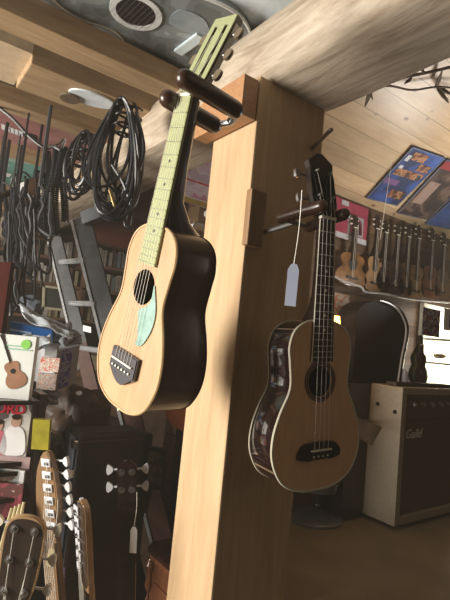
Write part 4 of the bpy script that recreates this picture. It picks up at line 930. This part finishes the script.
# colourful sheet, lamp and backpack near the bright glow
r=empty('table_lamp',at(334,345,2.15),'small glowing orange lamp between the ukulele and the black case','lamp')
lp=at(335,324,2.05)
obj('lamp_shade',tube(B(),[lp+V((0,0,-.03)),lp+V((0,0,.035))],[.028,.018],16),plain('amber_glow',(1.,.42,.12),.5,emit=5),r,True)
obj('lamp_stem',tube(B(),[lp+V((0,0,-.03)),lp+V((0,0,-.30))],.006,8),m_brass,r,True); obj('lamp_base',tube(B(),[lp+V((0,0,-.30)),lp+V((0,0,-.32))],[.04,.05],16),m_brass,r,True)
pap(333,350,292,316,1.58,cover('cream_orange_print',[(.5,.45,.38),(.45,.2,.12),(.55,.5,.42),(.6,.55,.5)],14),'cream and orange leaflet behind the glowing lamp','leaflet','leaflet')
lump(on(357,330,1,1.5),.09,.05,.13,plain('navy_cloth',(.03,.035,.055),.7,var=.4),'cloth_bag','dark navy cloth bag hanging left of the rounded case','bag',17)
o=obj('wooden_ledge',box(B(),(1.35,1.52,1.33),(1.84,1.648,1.385)),plain('brown_box',(.16,.09,.05),.6)); tag(o,'brown wooden wall ledge near the glowing lamp','ledge')
o=obj('wall_ledge',box(B(),(1.9,1.57,1.475),(2.25,1.65,1.60)),plain('tan_box',(.34,.22,.13),.6)); tag(o,'tan box behind the black rounded case','box')
# leather strap tab sticking out beside the amplifier
r=empty('leather_strap',at(360,432,1.5),'brown leather strap end sticking out beside the amber ukulele','strap')
a=at(350,420,1.55); b_=at(376,436,1.55)
ex=(b_-a); nz=-fw; ey=nz.cross(ex).normalized()
obj('strap_end',prism(B(),[(0,-.028),(ex.length*.6,-.036),(ex.length,-.034),(ex.length,.034),(ex.length*.6,.028),(0,.018)],0,.012,frameM(a,ex.normalized(),ey,nz),bev=.003),plain('tab_leather',(.06,.035,.02),.5,var=.3),r)
obj('strap_band',tube(B(),[a,V((1.86,1.35,1.30))],.008,8),plain('tab_leather2',(.06,.035,.02),.5),r,True)
# ------------------------------------------------------------------ bench and round-based stand
tb=empty('work_bench',V((2.1,1.1,0)),'wide dark bench filling the lower right under the amplifier','bench')
m_bench=plain('bench_haze_olive',(.22,.165,.095),.55,var=.15,scale=5)  # olive tone raised to stand in for haze over the bench
obj('bench_top',box(B(),(.93,.45,.83),(4.0,1.515,.868),bev=.006),m_bench,tb)
for u,v in((.95,.5),(.95,1.43),(3.9,.5),(3.9,1.43)): obj('leg',box(B(),(u,v,0),(u+.07,v+.07,.83)),m_bench,tb)
obj('front_apron',box(B(),(.95,.50,.70),(3.95,.52,.83)),m_bench,tb)
ps=on(318,512,2,.878); ps=V((ps.x-.06,ps.y-.02,.868))
st=empty('round_stand',ps,'glossy black round-based stand with a steel pole beneath the amber ukulele','stand')
prof=[(0,.13),(.012,.135),(.022,.12),(.035,.06),(.05,.03),(.055,.0004)]
obj('base',tube(B(),[ps+V((0,0,.0005+h_)) for h_,_ in prof],[r_ for _,r_ in prof],32),plain('base_sheen_grey',(.10,.10,.10),.15,coat=1),st,True)  # black base coloured grey to carry its glossy highlights
pp=ps+V((.03,0,0)); 
obj('pole',tube(B(),[pp+V((0,0,.04)),pp+V((.0,0,.36))],.013,12),m_steel,st,True)
obj('collar',tube(B(),[pp+V((0,0,.06)),pp+V((0,0,.13))],.022,12),m_black,st,True)
obj('seat_disc',tube(B(),[ps+V((-.0,0,.13)),ps+V((-.0,0,.17))],[.10,.11],28),plain('grey_gloss',(.10,.11,.12),.12,coat=1),st,True)
# ------------------------------------------------------------------ lights
def area(name,loc,target,size,sy,power,col):
    l=bpy.data.lights.new(name,'AREA'); l.shape='RECTANGLE'; l.size=size; l.size_y=sy; l.energy=power; l.color=col
    o=bpy.data.objects.new(name,l); COL.objects.link(o); o.location=loc; d=V(target)-V(loc); o.rotation_euler=d.to_track_quat('-Z','Y').to_euler(); return o
area('window_light',(-2.05,1.55,1.6),(.6,1.2,1.6),1.1,1.2,165,(1,.93,.82))
area('rear_fill_light',(1.2,-1.4,2.2),(1.6,1.6,1.4),1.6,1.0,2.4,(1,.78,.56))  # unseen fill added behind the camera for ambient light
for zz in (337,362,304):
    p=on(424,zz,1,1.5); area('shelf_fill_light',(U0+.35,1.50,p.z-.02),(U0+.35,1.60,p.z-.16),.6,.03,3.0,(1,.96,.88))  # fill strips added to brighten the white shelf
area('bay_fill_light',(2.35,.95,1.95),(1.75,.8,2.9),.5,.4,9,(1,.93,.84))  # out-of-view fill added to brighten the pine ceiling
l=bpy.data.lights.new('lamp_glow','POINT'); l.energy=1.2; l.color=(1,.5,.2); l.shadow_soft_size=.03
o=bpy.data.objects.new('lamp_glow',l); COL.objects.link(o); o.location=lp+V((-.02,-.06,.03))
w=bpy.data.worlds.new('world'); SC.world=w; w.use_nodes=True; w.node_tree.nodes['Background'].inputs[0].default_value=(.95,.95,1,1); w.node_tree.nodes['Background'].inputs[1].default_value=.055
nt=w.node_tree; vs=nt.nodes.new('ShaderNodeVolumeScatter')      # scattering air added to imitate the veil of lens flare
vs.inputs['Color'].default_value=(1,.93,.78,1); vs.inputs['Density'].default_value=.024; vs.inputs['Anisotropy'].default_value=.2
nt.links.new(vs.outputs[0],nt.nodes['World Output'].inputs['Volume'])
SC.view_settings.view_transform='Standard'; SC.view_settings.look='None'; SC.view_settings.gamma=1; SC.view_settings.exposure=0
